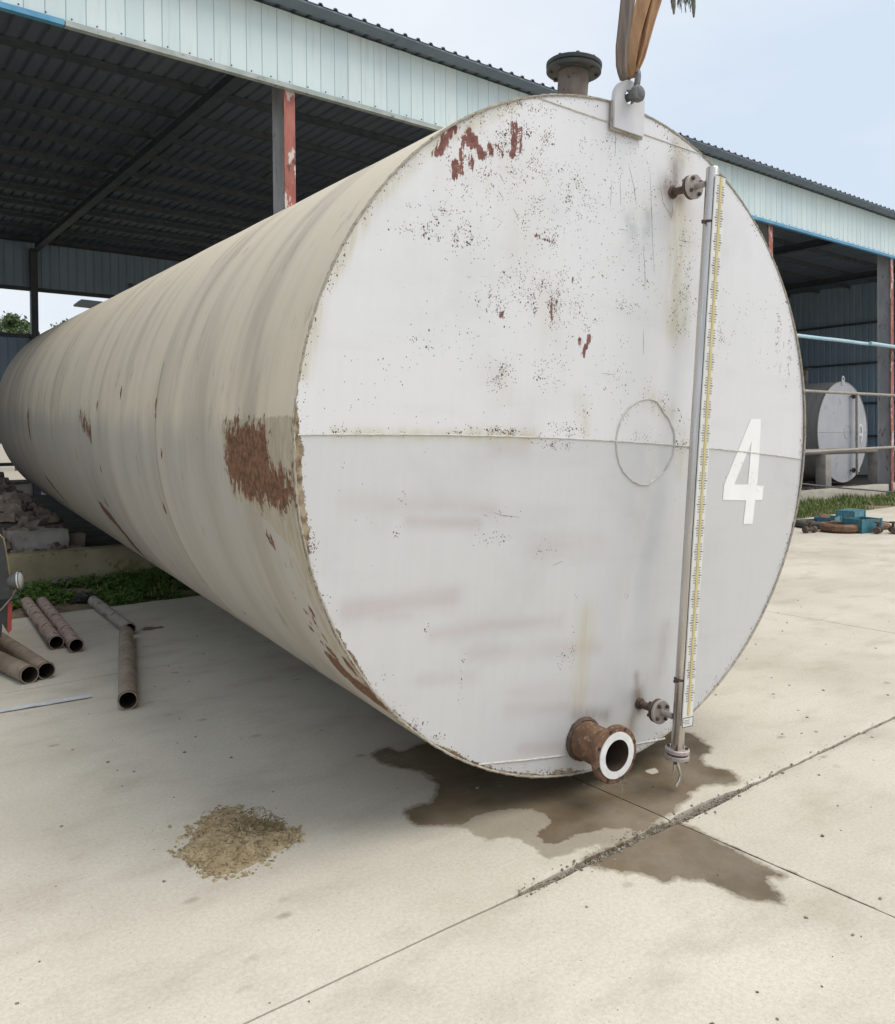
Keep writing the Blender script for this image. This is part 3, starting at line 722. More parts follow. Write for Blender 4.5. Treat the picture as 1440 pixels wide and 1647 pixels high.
# wear on the front end, positions read off the photograph: strokes and clouds in metres on the plate
PRIMER = [([(734, 204), (722, 218), (716, 232), (704, 245)], 6), ([(716, 215), (714, 240)], 4), ([(757, 210), (766, 226), (778, 250)], 7), ([(752, 222), (760, 236)], 5), ([(748, 224), (744, 250), (743, 276)], 4), ([(734, 262), (733, 283)], 6), ([(762, 232), (760, 270)], 3.2), ([(828, 198), (829, 225), (826, 250)], 5.5), ([(791, 232), (793, 248)], 4.5), ([(802, 236), (812, 250)], 2.5), ([(839, 205), (840, 245)], 2.2), ([(947, 542), (943, 556), (937, 570)], 4.2), ([(931, 547), (931, 554)], 3), ([(888, 481), (887, 512)], 3.4), ([(862, 378), (880, 386), (894, 392)], 1.8), ([(809, 503), (807, 507)], 3), ([(922, 446), (922, 449)], 2.5)]
CLOUD = [(832, 235, 28, 34, .8), (880, 228, 10, 16, .75), (795, 240, 20, 16, .6), (745, 262, 28, 26, .55), (690, 376, 24, 9, .85), (745, 380, 22, 16, .7), (712, 345, 30, 16, .45), (800, 290, 30, 25, .45), (875, 300, 14, 50, .5), (925, 318, 32, 28, .62), (885, 385, 20, 16, .6), (850, 345, 20, 26, .35), (800, 480, 22, 26, .62), (825, 450, 16, 22, .5), (884, 478, 34, 28, .8), (862, 492, 22, 12, .6), (945, 520, 16, 18, .45), (1005, 300, 25, 40, .3), (1040, 420, 18, 60, .33), (1000, 488, 14, 9, .6), (970, 430, 30, 25, .3), (806, 606, 13, 17, .75), (880, 600, 16, 18, .5), (940, 662, 9, 9, .65), (805, 694, 36, 5, .85), (560, 693, 50, 4, .6), (740, 697, 20, 3, .5), (918, 690, 22, 8, .7), (900, 716, 22, 5, .75), (1068, 655, 16, 15, .75), (1084, 670, 10, 16, .7), (1096, 716, 14, 7, .85), (1033, 700, 12, 5, .7), (1006, 672, 8, 8, .6), (1100, 440, 16, 60, .55), (1098, 500, 20, 28, .5), (1062, 320, 14, 20, .35), (1252, 545, 6, 40, .62), (1272, 570, 5, 40, .6), (1258, 600, 5, 20, .5), (1163, 540, 18, 20, .45), (838, 166, 34, 5, .8), (880, 172, 12, 4, .8), (1095, 236, 17, 11, .8), (1080, 300, 10, 12, .7), (970, 600, 14, 4, .5), (690, 545, 40, 20, .2), (650, 815, 3, 16, .6), (639, 858, 2.5, 18, .5), (800, 828, 22, 6, .35), (790, 868, 22, 6, .5), (875, 890, 12, 18, .35), (885, 880, 6, 6, .45), (745, 1090, 2.5, 26, .5), (690, 1015, 4, 6, .5), (920, 1050, 3, 30, .5), (905, 1062, 6, 14, .4), (1010, 960, 6, 5, .4), (590, 835, 8, 8, .3), (505, 875, 4, 14, .8), (610, 1090, 12, 10, .4), (670, 1168, 14, 6, .7), (700, 1190, 10, 4, .7), (930, 960, 4, 6, .5), (780, 690, 10, 4, .7)]
PINK = [([(560, 985), (640, 975), (730, 962)], 9, .55), ([(610, 994), (660, 988)], 6, .5), ([(700, 1022), (790, 1008), (900, 1000)], 6, .45), ([(560, 806), (700, 812), (790, 818)], 9, .35), ([(660, 838), (770, 840)], 6, .4), ([(760, 1052), (900, 1042), (960, 1040)], 7, .35), ([(820, 1142), (910, 1136)], 7, .55), ([(800, 720), (840, 718)], 8, .35), ([(680, 1095), (760, 1090)], 6, .25), ([(860, 880), (960, 872)], 12, .2), ([(840, 1205), (900, 1200)], 6, .4), ([(830, 1120), (960, 1110)], 9, .25)]
YEL = [([(1092, 335), (1090, 520)], 26, .55), ([(540, 697), (760, 701)], 7, .5), ([(760, 700), (860, 702)], 9, .6), ([(930, 640), (940, 690)], 12, .3), ([(1045, 642), (1080, 665)], 14, .4), ([(1095, 225), (1100, 260)], 16, .45), ([(830, 165), (700, 230), (600, 330), (520, 470), (488, 600)], 9, .5), ([(806, 606), (808, 640)], 14, .25), ([(700, 250), (780, 290)], 26, .14), ([(884, 480), (884, 540)], 30, .18), ([(945, 985), (930, 1130)], 14, .5), ([(1015, 1160), (1010, 1190)], 12, .5), ([(820, 260), (840, 400)], 30, .16), ([(1100, 700), (1095, 760)], 14, .3)]
STAIN = [([(1088, 262), (1086, 300)], 14, .7), ([(1086, 230), (1088, 262)], 9, .4), ([(1076, 302), (1092, 314)], 17, .95), ([(1082, 320), (1080, 345)], 8, .5), ([(1026, 1116), (1031, 1138)], 11, .95), ([(1022, 1140), (1016, 1175)], 8, .45), ([(928, 1150), (975, 1150)], 11, .5), ([(1072, 1010), (1062, 1080)], 12, .22), ([(1024, 1085), (1026, 1112)], 5, .55)]
BLOTCH = [([(1014, 358), (1018, 388)], 12, .55), ([(1042, 340), (1044, 372)], 8, .5), ([(1035, 360), (1040, 392)], 9, .35)]
PXM = 1 / 372.0                              # metres per photo pixel on the end, roughly
def face_attrs(Uc, Vc):
    A = {}
    pr = np.zeros_like(Uc)
    for pts, w in PRIMER:
        d = seg_d(Uc, Vc, fx(pts)); pr = np.maximum(pr, np.clip(.49 + (w * PXM * 1.0 - d) / .07, 0, .97))
    A['primer'] = pr
    ru = .24 * sstep(.50, .75, vnoise(Uc * 4 + 5, Vc * 3.2 + 5, 61, 4)) * sstep(-.05, .35, Vc) * sstep(-1.05, -.7, Uc) * sstep(.62, .3, Uc) + .18 * sstep(.5, .85, vnoise(Uc * 5, Vc * 5, 62, 3)) * sstep(-.7, .4, Vc) + .03
    for px, py, sx, sy, k in CLOUD:
        c = fp(px, py); e = ((Uc - c[0]) / (sx * PXM * 1.75)) ** 2 + ((Vc - c[1]) / (sy * PXM * 1.4)) ** 2
        ru = np.maximum(ru, min(k * 1.2, 1.0) * np.exp(-e * .9))
    rr = np.hypot(Uc, Vc)
    ru = np.maximum(ru, .55 * sstep(R - .06, R - .015, rr) * vnoise(np.arctan2(Vc, Uc) * 6 + 20, rr * 4, 66, 3) * 1.6)
    A['rust'] = np.clip(ru, 0, 1)
    for nm, lst in (('pink', PINK), ('yel', YEL), ('stain', STAIN), ('blotch', BLOTCH)):
        a = np.zeros_like(Uc)
        for pts, w, k in lst:
            d = seg_d(Uc, Vc, fx(pts)); a = np.maximum(a, (1.0 if nm == 'pink' else 1) * k * np.exp(-(d / (w * PXM * (1.7 if nm == 'pink' else 1.2))) ** 2))
        A[nm] = np.clip(a * (1.3 if nm == 'yel' else 1), 0, 1)
    th = np.degrees(np.arctan2(Vc, Uc)) % 360
    side = np.maximum(sstep(172, 182, th) * sstep(262, 205, th) * .9, np.maximum(sstep(205, 235, th) * sstep(278, 262, th) * .85, sstep(335, 345, th) * sstep(363, 356, th) * .75))
    side = np.maximum(side, .34 + .2 * sstep(90, 100, th) * sstep(150, 140, th))
    wid = .003 + .008 * sstep(.4, .8, vnoise(th / 4, th * 0 + 3, 71, 4)) + .010 * np.clip(side, 0, 1) * vnoise(th / 9, th * 0, 70, 3) * 1.5 + .018 * sstep(176, 183, th) * sstep(198, 193, th)
    wid = wid + .05 * sstep(252, 258, th) * sstep(276, 268, th) * (vnoise(th, th * 0, 75, 2) ** 2)
    A['rim'] = np.clip(.5 + (rr - (R - wid)) / .03, 0, 1) * np.clip(side * 1.35, 0, 1)
    return A
SEAM = lambda u: .004 - .036 * (u / 1.34) ** 2
DENT = lambda u, v: -.010 * (1 - (u * u + v * v) / R ** 2) + .016 * (vnoise(u * 1.3 + 9, v * 1.3 + 9, 51, 2) - .5) + .004 * (vnoise(u * 4 + 9, v * 2.2 + 9, 52, 2) - .5)
_dent0 = DENT
def DENT(u, v):      # plus an added upright crease, shaped to give the gauge's dark shadow band
    uc = np.interp(v, [-1.2, -.6, -.1, .4, 1.0], [.12, .23, .335, .37, .36]); e = np.exp(-((u - uc) / .065) ** 2) * sstep(-1.0, -.5, v) * sstep(.9, .3, v)
    return _dent0(u, v) + .026 * e
def plate(name, v0, v1, mat, parent=tank):
    nr = max(8, int((v1 - v0) / .009)); nc = 300
    # rows packed towards a pole when the plate reaches the rim
    vv = np.linspace(v0, v1, nr + 1)
    vv = np.clip(vv, -R + 1e-4, R - 1e-4)
    ww = np.sqrt(R * R - vv * vv); c = np.linspace(-1, 1, nc + 1)
    Uc = ww[:, None] * c[None]; Vc = np.repeat(vv[:, None], nc + 1, 1)
    Vs = Vc + SEAM(Uc) * np.clip(1 - np.abs(Vc) / .5, 0, 1)
    P = np.stack([Uc, .006 + DENT(Uc, Vs), Vs + R], -1)
    return grid_mesh(name, P, mat, parent, face_attrs(Uc, Vs))
CT, CB = 1.308, -1.312
plate('crown_plate', CT, R, M_FACE_U); up = plate('upper_end_plate', 0, CT, M_FACE_U)
lo = plate('lower_end_plate', CB, 0, M_FACE_L); plate('foot_plate', -R, CB, M_FACE_L)
def facep(u, v, lift=0.0):
    return Vector((u, .006 + float(DENT(np.array(u), np.array(v))) - lift, v + R))
# weld beads
m = MB(); m.tube([facep(u, SEAM(u), .001) + Vector((0, 0, .0012 * nz(u * 30))) for u in np.linspace(-1.385, 1.385, 420)], .0036, 6, jit=.5); m.build('seam_weld', M_WELDW, tank)
c0 = fp(1039, 711)
m = MB(); m.tube([facep(c0[0] + .185 * math.cos(a), c0[1] + .186 * math.sin(a), .001) for a in np.linspace(0, 2 * math.pi, 160, endpoint=False)], .0046, 6, jit=.6, close=True); m.build('patch_ring_weld', M_WELDW, tank)
m = MB(); m.tube([facep(u, CT + .002, .0) for u in np.linspace(-.49, .49, 140)], .0042, 6, jit=.4); m.build('seam_weld', M_WELDW, tank)
q0, q1 = fp(772, 1231), fp(1070, 1188)
m = MB(); m.tube([facep(*(q0 + (q1 - q0) * t), .0) + Vector((0, 0, -.012 * math.sin(math.pi * t))) for t in np.linspace(0, 1, 140)], .0045, 6, jit=.5); m.build('seam_weld', M_WELDW, tank)
m = MB(); m.tube([Vector(((R - .004) * math.cos(a), .004, (R - .004) * math.sin(a) + R)) for a in np.linspace(0, 2 * math.pi, 900, endpoint=False)], .0052, 6, jit=.6, close=True); m.build('rim_weld', M_WELD, tank)
# fine scratches, thin dark grooves
m = MB()
SCR = [[(998, 288), (999, 330)], [(1046, 276), (1048, 330), (1049, 385), (1052, 440)], [(985, 292), (982, 332)], [(1062, 294), (1066, 325), (1076, 342), (1080, 350)], [(1083, 325), (1080, 352)], [(1012, 262), (1020, 300), (1024, 330)], [(1034, 394), (1037, 440), (1036, 468)], [(1034, 530), (1034, 570)], [(826, 334), (836, 352)], [(805, 278), (812, 292)], [(803, 306), (811, 318)], [(862, 381), (878, 386), (896, 391)], [(965, 600), (988, 603)], [(794, 824), (808, 829), (836, 832)], [(992, 205), (991, 250)], [(995, 368), (1006, 370)], [(880, 318), (870, 322)], [(1090, 386), (1112, 390)], [(888, 910), (905, 902)], [(1020, 488), (1030, 496)], [(1253, 508), (1254, 516)], [(1262, 548), (1262, 560)], [(1256, 585), (1256, 600)], [(1270, 588), (1272, 606)]]
for pts in SCR:
    q = fx(pts); out = []
    for a_, b_ in zip(q[:-1], q[1:]):
        for t in np.linspace(0, 1, 8, endpoint=False): out.append((a_[0] + (b_[0] - a_[0]) * t, a_[1] + (b_[1] - a_[1]) * t))
    out.append(q[-1]); k = len(out)
    m.tube([facep(x + .0015 * nz(i * .7, x * 9), y, .0001) for i, (x, y) in enumerate(out)], [.0002 + .0008 * math.sin(math.pi * (i + .3) / (k + .3)) * (.6 + .5 * nz(i * 1.3, x)) for i, (x, y) in enumerate(out)], 5)
o = m.build('scratches', M_BOLT, up); o['kind'] = 'stuff'

# shell
srow = np.concatenate([np.linspace(0, 2.2, 150, endpoint=False), np.linspace(2.2, TL, 190)])
th = np.linspace(0, 2 * np.pi, 420, endpoint=False)
TH, SS = np.meshgrid(th, srow); ARC = TH * R
def shq(pts): return [(math.radians(shp(*p)[0]) * R, shp(*p)[1]) for p in pts]
rust = np.zeros_like(TH); khaki = np.zeros_like(TH)
khaki = np.clip(.5 + poly_sd(ARC, SS, shq([(356, 678), (420, 673), (478, 670), (484, 676)])[:3] + [(math.radians(181) * R, -.2), (math.radians(214) * R, -.2)] + shq([(470, 880), (440, 850), (405, 815), (372, 796), (362, 740)])) / .06, 0, 1)
rustp = shq([(360, 686), (395, 680), (428, 684), (432, 712), (436, 745), (452, 758), (480, 766), (484, 806), (462, 814), (440, 812), (412, 806), (386, 790), (367, 764)])
rust = np.clip(.53 + poly_sd(ARC, SS, rustp) / .40, 0, .84)
rust = np.maximum(rust, np.clip(.46 + poly_sd(ARC, SS, shq([(470, 670), (484, 672)]) + [(math.radians(178) * R, -.2), (math.radians(205) * R, -.2)] + shq([(484, 800), (470, 760)])) / .20, 0, .72))
khb = np.clip(.5 - np.abs(poly_sd(ARC, SS, shq([(360, 682), (420, 676), (466, 673), (470, 700), (462, 800), (420, 815), (380, 790)]))) / .10, 0, 1) * .62
rust = np.maximum(rust, khb)
for pts, w, k in [([(45, 668), (48, 698)], .14, .62), ([(130, 675), (145, 695)], .16, .56), ([(76, 770), (92, 790), (106, 806)], .10, .70), ([(166, 818), (184, 838), (205, 864), (226, 889)], .10, .80), ([(196, 800), (200, 770)], .10, .35), ([(197, 745), (200, 762)], .10, .42), ([(528, 1055), (548, 1080)], .05, .72), ([(556, 1083), (590, 1110), (612, 1128)], .08, .70), ([(540, 1066), (575, 1100)], .09, .72), ([(520, 1035), (545, 1062)], .05, .6), ([(470, 950), (492, 985)], .05, .5), ([(575, 1105), (625, 1142)], .07, .75), ([(500, 1010), (512, 1022)], .03, .55), ([(432, 862), (440, 876)], .05, .6), ([(470, 850), (480, 880)], .05, .5), ([(495, 1030), (500, 1042)], .025, .5)]:
    q = shq(pts); d = seg_d(ARC, SS, q); rust = np.maximum(rust, k * np.exp(-(d / w) ** 2))
deg = np.degrees(TH)
rs_ = np.random.default_rng(77)
for _ in range(46):
    a0, s0 = math.radians(rs_.uniform(172, 246)) * R, (rs_.choice([1.78, 3.58, 5.38, .15]) + rs_.normal(0, .05) if rs_.random() < .6 else rs_.uniform(.1, 6)); w0, k0 = rs_.uniform(.012, .045), rs_.uniform(.5, .85)
    rust = np.maximum(rust, k0 * np.exp(-((ARC - a0) / (w0 * 1.6)) ** 2 - ((SS - s0) / w0) ** 2))
rust = np.maximum(rust, .62 * np.exp(-(SS / .03) ** 2) * sstep(180, 200, deg) * sstep(285, 265, deg))
rust = np.maximum(rust, .50 * np.exp(-(SS / .10) ** 2) * sstep(205, 225, deg) * sstep(275, 255, deg))
khaki = np.maximum(khaki, .50 * sstep(188, 200, deg) * sstep(262, 240, deg) * sstep(.55, .0, SS + .5 * (vnoise(ARC * 2.2, SS * 3, 88, 3) - .5)))
rust = np.maximum(rust, .55 * sstep(255, 268, deg) * sstep(300, 280, deg) * vnoise(SS * 2, ARC * 3, 90, 3))
band = np.zeros_like(TH)
for px, py, w, k in [(180, 690, .10, .75), (255, 700, .09, .65), (300, 700, .05, .4), (118, 700, .2, .5), (20, 680, .3, .4)]:
    s0 = shp(px, py)[1]; band = np.maximum(band, k * np.exp(-((SS - s0) / w) ** 2) * sstep(110, 165, deg) * (.45 + .55 * vnoise(ARC * 1.2, SS * 4, 95, 3)))
seamA = np.zeros_like(TH)
COURSE = [1.78, 3.58, 5.38, 7.18, 8.98]
for s0 in COURSE: seamA = np.maximum(seamA, .55 * np.exp(-((SS - s0) / .012) ** 2) * (vnoise(ARC * 3, SS, 97, 3) > .40))
RRm = R + .0025 * (vnoise(SS * 1.6 + 3, ARC * .5, 80, 3) - .5) + .0006 * np.sin(SS * 7.0)
for s0 in COURSE: RRm = RRm + .0025 * np.exp(-((SS - s0) / .012) ** 2) - .0016 * np.exp(-((SS - s0) / .16) ** 2)
RRm = np.where(SS < .12, R + (RRm - R) * SS / .12, RRm)
PS = np.stack([RRm * np.cos(TH), SS, RRm * np.sin(TH) + R], -1)
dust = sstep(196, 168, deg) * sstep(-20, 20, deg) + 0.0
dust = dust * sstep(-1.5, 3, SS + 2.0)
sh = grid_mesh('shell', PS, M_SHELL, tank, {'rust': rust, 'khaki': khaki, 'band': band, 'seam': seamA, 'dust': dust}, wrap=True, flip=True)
m = MB(); m.lathe([(.02, -.05), (R * .7, -.03), (R - .003, 0)], 90, frame((0, TL - .02, R), (1, 0, 0), (0, 0, -1), (0, 1, 0)) @ Matrix.Diagonal((1, 1, -1, 1)), (True, False)); m.build('rear_end_plate', M_SHELL, tank)

# stencilled numeral
m = MB()
NUM = [(1208.3, 673.3), (1224.3, 674.3), (1222.3, 730), (1218.3, 781), (1229, 781), (1226.7, 804), (1215, 804.7), (1211, 842.7), (1196, 842.7), (1200, 804.7), (1162, 804), (1164, 780)]
HOL = [(1209.3, 710), (1203.3, 779), (1180.7, 779)]
def prism_on_face(m, poly, holes, lift, dep=.0008):
    # follow the plate: cut the outline finely, then set every point on the plate
    pl = [tuple(p) for p in fx(poly)]; hl = [[tuple(p) for p in fx(h)] for h in holes]
    def fine(lp):
        o_ = []
        for i in range(len(lp)):
            a_, b_ = lp[i], lp[(i + 1) % len(lp)]
            k = max(1, int(math.hypot(b_[0] - a_[0], b_[1] - a_[1]) / .02))
            for t in range(k): o_.append((a_[0] + (b_[0] - a_[0]) * t / k, a_[1] + (b_[1] - a_[1]) * t / k))
        return o_
    mm = MB(); mm.prism(fine(pl), 1.0, None, [fine(h) for h in hl])
    m.add([facep(x, y, lift + dep * z) for x, y, z in mm.v], [f for f in mm.f])
prism_on_face(m, NUM, [HOL], .0012)
m.build('numeral', M_NUM, tank, smooth=0)

# vent on top
YM = lambda o: frame(o, (1, 0, 0), (0, 0, 1), (0, -1, 0))     # local z points out of the front end
s_v, u_v = .37, .02
m = MB(); m.lathe([(.069, R - .01), (.069, .262 + R)], 28, Matrix.Translation((u_v, s_v, R)), (False, True)); vp = m.build('vent_pipe', M_VENT, tank)
m = MB()
for z0, r0 in ((.262, .124), (.284, .126)): m.lathe([(r0 - .004, z0), (r0, z0 + .003), (r0, z0 + .017), (r0 - .004, z0 + .02)], 40, Matrix.Translation((u_v, s_v, 2 * R)))
m.build('flange', M_CAP, vp)
m = MB()
for k in range(8):
    a = k * math.pi / 4 + .2; m.lathe([(.009, .252), (.009, .314)], 6, Matrix.Translation((u_v + .104 * math.cos(a), s_v + .104 * math.sin(a), 2 * R)))
m.build('flange_bolts', M_BOLT, vp)
# rear vent, the same
vr = link('vent_pipe', vp.data, None, tank, (0, 8.4, 0))
link('flange', bpy.data.meshes['flange'], None, vr)

# lifting lug
lb = [fp(989, 203, .02), fp(1034, 217, .02)]; uL, uR, vB = -.083, .085, 1.286
cu, cv, cr = -.004, 1.412, .083
pl = [(uL, vB), (uR, vB)] + [(cu + cr * 1.03 * math.cos(a), cv + cr * math.sin(a)) for a in np.linspace(0, math.pi, 22)]
hole = [(cu - .004 + .030 * math.cos(a), cv + .014 + .030 * math.sin(a)) for a in np.linspace(0, 2 * math.pi, 20, endpoint=False)]
m = MB(); m.prism(pl, .022, YM((0, -.002, R)), [hole]); lug = m.build('lifting_lug', M_LUG, tank, smooth=30)
m = MB(); m.tube([T3(uL - .004, vB + .11, .006), T3(uL - .004, vB - .003, .006), T3(uR + .004, vB - .003, .006), T3(uR + .004, vB + .10, .006)], .007, 6, jit=.5); m.build('lug_weld', M_WELD, lug)

# outlet nozzle at the foot
ou = fp(940, 1196)
ou = np.array([-.036, -1.250])
m = MB(); prof = [(.079, -.02), (.079, .180), (.066, .180), (.066, -.02)]
m.lathe(prof, 36, YM((ou[0], 0, ou[1] + R)), close=True); op = m.build('outlet_pipe', M_RUST, tank)
m = MB(); m.tube([Vector((ou[0] + .083 * math.cos(a), -.004, ou[1] + R + .083 * math.sin(a))) for a in np.linspace(0, 2 * math.pi, 60, endpoint=False)], .010, 6, jit=.5, close=True); m.build('outlet_weld', M_RUSTD, op)
m = MB(); m.lathe([(.066, .168), (.112, .168), (.1165, .173), (.1165, .192), (.112, .196), (.066, .196)], 48, YM((ou[0], 0, ou[1] + R)), close=True); m.build('flange', M_RUST, op)
m = MB(); m.lathe([(.064, .196), (.0935, .196), (.0935, .2005), (.064, .2005)], 48, YM((ou[0], 0, ou[1] + R)), close=True); m.build('raised_face', M_GASKET, op)
m = MB(); m.lathe([(.0635, .2), (.0635, -.10), (.002, -.10)], 32, YM((ou[0], 0, ou[1] + R)), (False, True)); m.build('bore', M_BORE, op)
for k in range(8):
    a = k * math.pi / 4 + .39; m = MB(); m.lathe([(.009, .1962), (.009, .1966), (.002, .1967)], 10, YM((ou[0] + .1045 * math.cos(a), 0, ou[1] + R + .1045 * math.sin(a))))
    m.build('bolt_hole', M_BORE, op)
# a trickle from the outlet's lip
m = MB(); p0 = Vector((ou[0] + .02, -.203, ou[1] + R - .088)); 
m.tube([p0, p0 + Vector((.004, -.012, -.03)), p0 + Vector((.0, -.016, -.08)), p0 + Vector((-.004, -.016, -.13))], [.004, .003, .0025, .0015], 6)
M_WATER = NB('dripping_water', .06); M_WATER.b.inputs['Transmission Weight'].default_value = 1.0; M_WATER.b.inputs['IOR'].default_value = 1.33; M_WATER = M_WATER.out((.9, .88, .82))
m.build('water_trickle', M_WATER, op)

# ---- level gauge
GU, GO, GT, GB = .320, .200, 1.168, -1.292
m = MB(); m.lathe([(.025, GB + R), (.0265, GB + R + .004), (.0265, GT + R - .006), (.024, GT + R - .001), (.012, GT + R)], 28, Matrix.Translation((GU, -GO, 0)))
gauge = m.build('level_gauge', M_STAIN, tank)
pc = GU + .0135
m = MB(); m.box((pc, -GO - .0305, (1.128 - 1.178) / 2 + R), (.063, .006, 2.306), bev=.0015); m.build('scale_plate', M_SCALE, gauge, smooth=0)
m = MB(); m.box((pc + .002, -GO - .0350, (1.125 - 1.13) / 2 + R), (.0135, .003, 2.25)); m.build('indicator_strip', M_YEL, gauge, smooth=0)
m = MB()
zz = 1.085; k = 0
while zz > -1.10:
    for j in range(7):
        z_ = zz - j * .0107
        L_ = .0105 if j != 3 else .0165
        for sgn in (-1, 1):
            m.box((pc + .002 + sgn * (.0105 + L_ / 2), -GO - .03425, z_ + R), (L_, .0009, .0021 if j != 3 else .0030))
    zz -= .0995
o = m.build('scale_marks', M_BLACK, gauge, smooth=0); o['kind'] = 'stuff'
m = MB(); m.box((pc, -GO - .0343, -1.158 + R), (.062, .001, .036)); m.box((pc, -GO - .0349, -1.158 + R), (.058, .0006, .032)); npl = m.build('name_plate', M_SCALE, gauge, smooth=0)
m = MB()
for zt in (-1.150, -1.157, -1.164): m.box((pc - .006 + .01 * nz(zt * 99), -GO - .0355, zt + R), (.036, .0005, .0016))
m.box((pc, -GO - .0355, -1.139 + R), (.064, .0008, .002)); m.box((pc, -GO - .0355, -1.178 + R), (.064, .0008, .002))
for sx in (-.0315, .0315): m.box((pc + sx, -GO - .0355, -1.158 + R), (.0018, .0008, .038))
m.build('plate_print', M_BLACK, gauge, smooth=0)
m = MB(); m.box((pc, -GO - .0343, 1.127 + R), (.064, .0012, .002)); m.build('plate_edge', M_BLACK, gauge, smooth=0)
for zc in (.94, -.985):
    m = MB(); m.tube([Vector((GU + .0285 * math.cos(a), -GO - .0285 * math.sin(a), zc + R)) for a in np.linspace(0, 2 * math.pi, 24, endpoint=False)], .0045, 6, close=True)
    m.box((GU - .036, -GO, zc + R - .004), (.018, .010, .012)); m.build('clamp', M_BOLT, gauge)
# foot flange pair of the gauge with bolts and drain hook
m = MB()
for z0 in (GB - .004, GB - .030): m.lathe([(.048, z0), (.051, z0 + .003), (.051, z0 + .016), (.048, z0 + .019)], 32, Matrix.Translation((GU, -GO, R)))
gf = m.build('foot_flange', M_FLANGE, gauge)
m = MB()
for k in range(4):
    a = k * math.pi / 2 + .6; x, y = GU + .038 * math.cos(a), -GO + .038 * math.sin(a)
    m.lathe([(.0065, GB + .014), (.0065, GB + .024)], 6, Matrix.Translation((x, y, R))); m.lathe([(.0065, GB - .042), (.0065, GB - .028)], 6, Matrix.Translation((x, y, R)))
m.build('flange_bolt', M_BOLT, gauge)
m = MB(); m.tube([T3(GU - .012, GB - .03, GO), T3(GU - .012, GB - .082, GO)], .0055, 8); m.tube([T3(GU + .006, GB - .03, GO), T3(GU + .006, GB - .06, GO)], .0085, 8)
m.tube([T3(GU + .006, GB - .055, GO), T3(GU + .012, GB - .078, GO + .006), T3(GU + .018, GB - .10, GO + .010), T3(GU + .014, GB - .125, GO + .010), T3(GU + .002, GB - .139, GO + .008), T3(GU - .002, GB - .147, GO + .008)], [.0075, .0065, .0062, .0062, .0062, .0056], 8)
m.build('drain_hook', M_STAIN, gauge)
# two flanged nozzles that carry the gauge
for (nu, nv) in ((.306, 1.103), (.294, -1.146)):
    m = MB(); m.lathe([(.0165, -.01), (.0165, .098)], 16, YM((nu, 0, nv + R))); m.tube([Vector((nu + .020 * math.cos(a), -.003, nv + R + .020 * math.sin(a))) for a in np.linspace(0, 2 * math.pi, 20, endpoint=False)], .007, 6, jit=.5, close=True)
    nzl = m.build('gauge_nozzle', M_RUSTD, tank)
    m = MB(); m.lathe([(.048, .094), (.051, .097), (.051, .1075), (.048, .109)], 32, YM((nu, 0, nv + R))); m.build('back_flange', M_RUSTD, nzl)
    m = MB(); m.lathe([(.049, .111), (.052, .114), (.052, .1245), (.049, .127)], 32, YM((nu, 0, nv + R))); m.build('front_flange', M_FLANGE, nzl)
    m = MB(); m.lathe([(.013, .12), (.013, GO - .02)], 14, YM((nu + .004, 0, nv + R))); m.build('stub_pipe', M_FLANGE, nzl)
    for k in range(4):
        a = k * math.pi / 2 + .65
        m = MB(); m.lathe([(.0085, .127), (.0085, .135), (.006, .138)], 6, YM((nu + .0365 * math.cos(a), 0, nv + R + .0365 * math.sin(a)))); m.lathe([(.0075, .076), (.0075, .094)], 6, YM((nu + .0365 * math.cos(a), 0, nv + R + .0365 * math.sin(a)))); m.build('bolt', M_BOLT, nzl)

# ================================================================== LIFTING GEAR
M_IRON = worn('shackle_iron', (.10, .105, .11), (.19, .19, .19), 30, .5, metal=.5, c3=(.12, .07, .045), th=.6, bump=.2)
def sling_mat(name, c1, c2):
    n = NB(name, .85, 0, .25)
    a = n.noise(1, 4, .6, n.vec(scale=(70, 70, 2))); bq = n.noise(3.5, 5, .6)
    col = n.mix(n.step(a, .3, .7), c1, c2); col = n.mix(n.step(bq, .5, .7, 0, .6), col, tuple(c * .6 for c in c1))
    n.bump(a, .4, .003); return n.out(col)
M_SL1 = sling_mat('tan_webbing', (.30, .175, .095), (.42, .26, .15)); M_SL2 = sling_mat('shaded_grey_webbing', (.13, .105, .092), (.21, .175, .155))  # the grey-brown tone puts the left fold's shade into its colour
hc = TC + TU * (cu - .004) + TV * (cv + .014) - TA * .012
tn = -TA
shk = empty('shackle', 'grey iron shackle pinned through the lug on the tank top', 'shackle', Matrix.Translation(hc))
wl = lambda P: tuple(Vector(P) - Vector(hc))
m = MB(); m.tube([tuple(tn * t) for t in (-.055, -.03, 0, .03, .046)], .0165, 14); m.lathe([(.012, .040), (.030, .042), (.034, .050), (.034, .064), (.028, .071), (.012, .074)], 20, zframe((0, 0, 0), tn)); m.build('pin', M_IRON, shk)
sd_ = (Vector(fpw(1022, 105, .03)) - Vector(hc)).normalized()
pts = []
for t in np.linspace(0, 1, 25):
    a = math.pi * t; pts.append(Vector(tn) * (.040 * math.cos(a)) + sd_ * (.115 * math.sin(a) ** .7))
m = MB(); m.tube(pts, .013, 12); m.build('bow', M_IRON, shk)
for s_ in (.040, -.040):
    m = MB(); m.lathe([(.024, -.013), (.027, -.008), (.027, .008), (.024, .013)], 18, zframe(tuple(tn * s_), tn)); m.build('eye', M_IRON, shk)
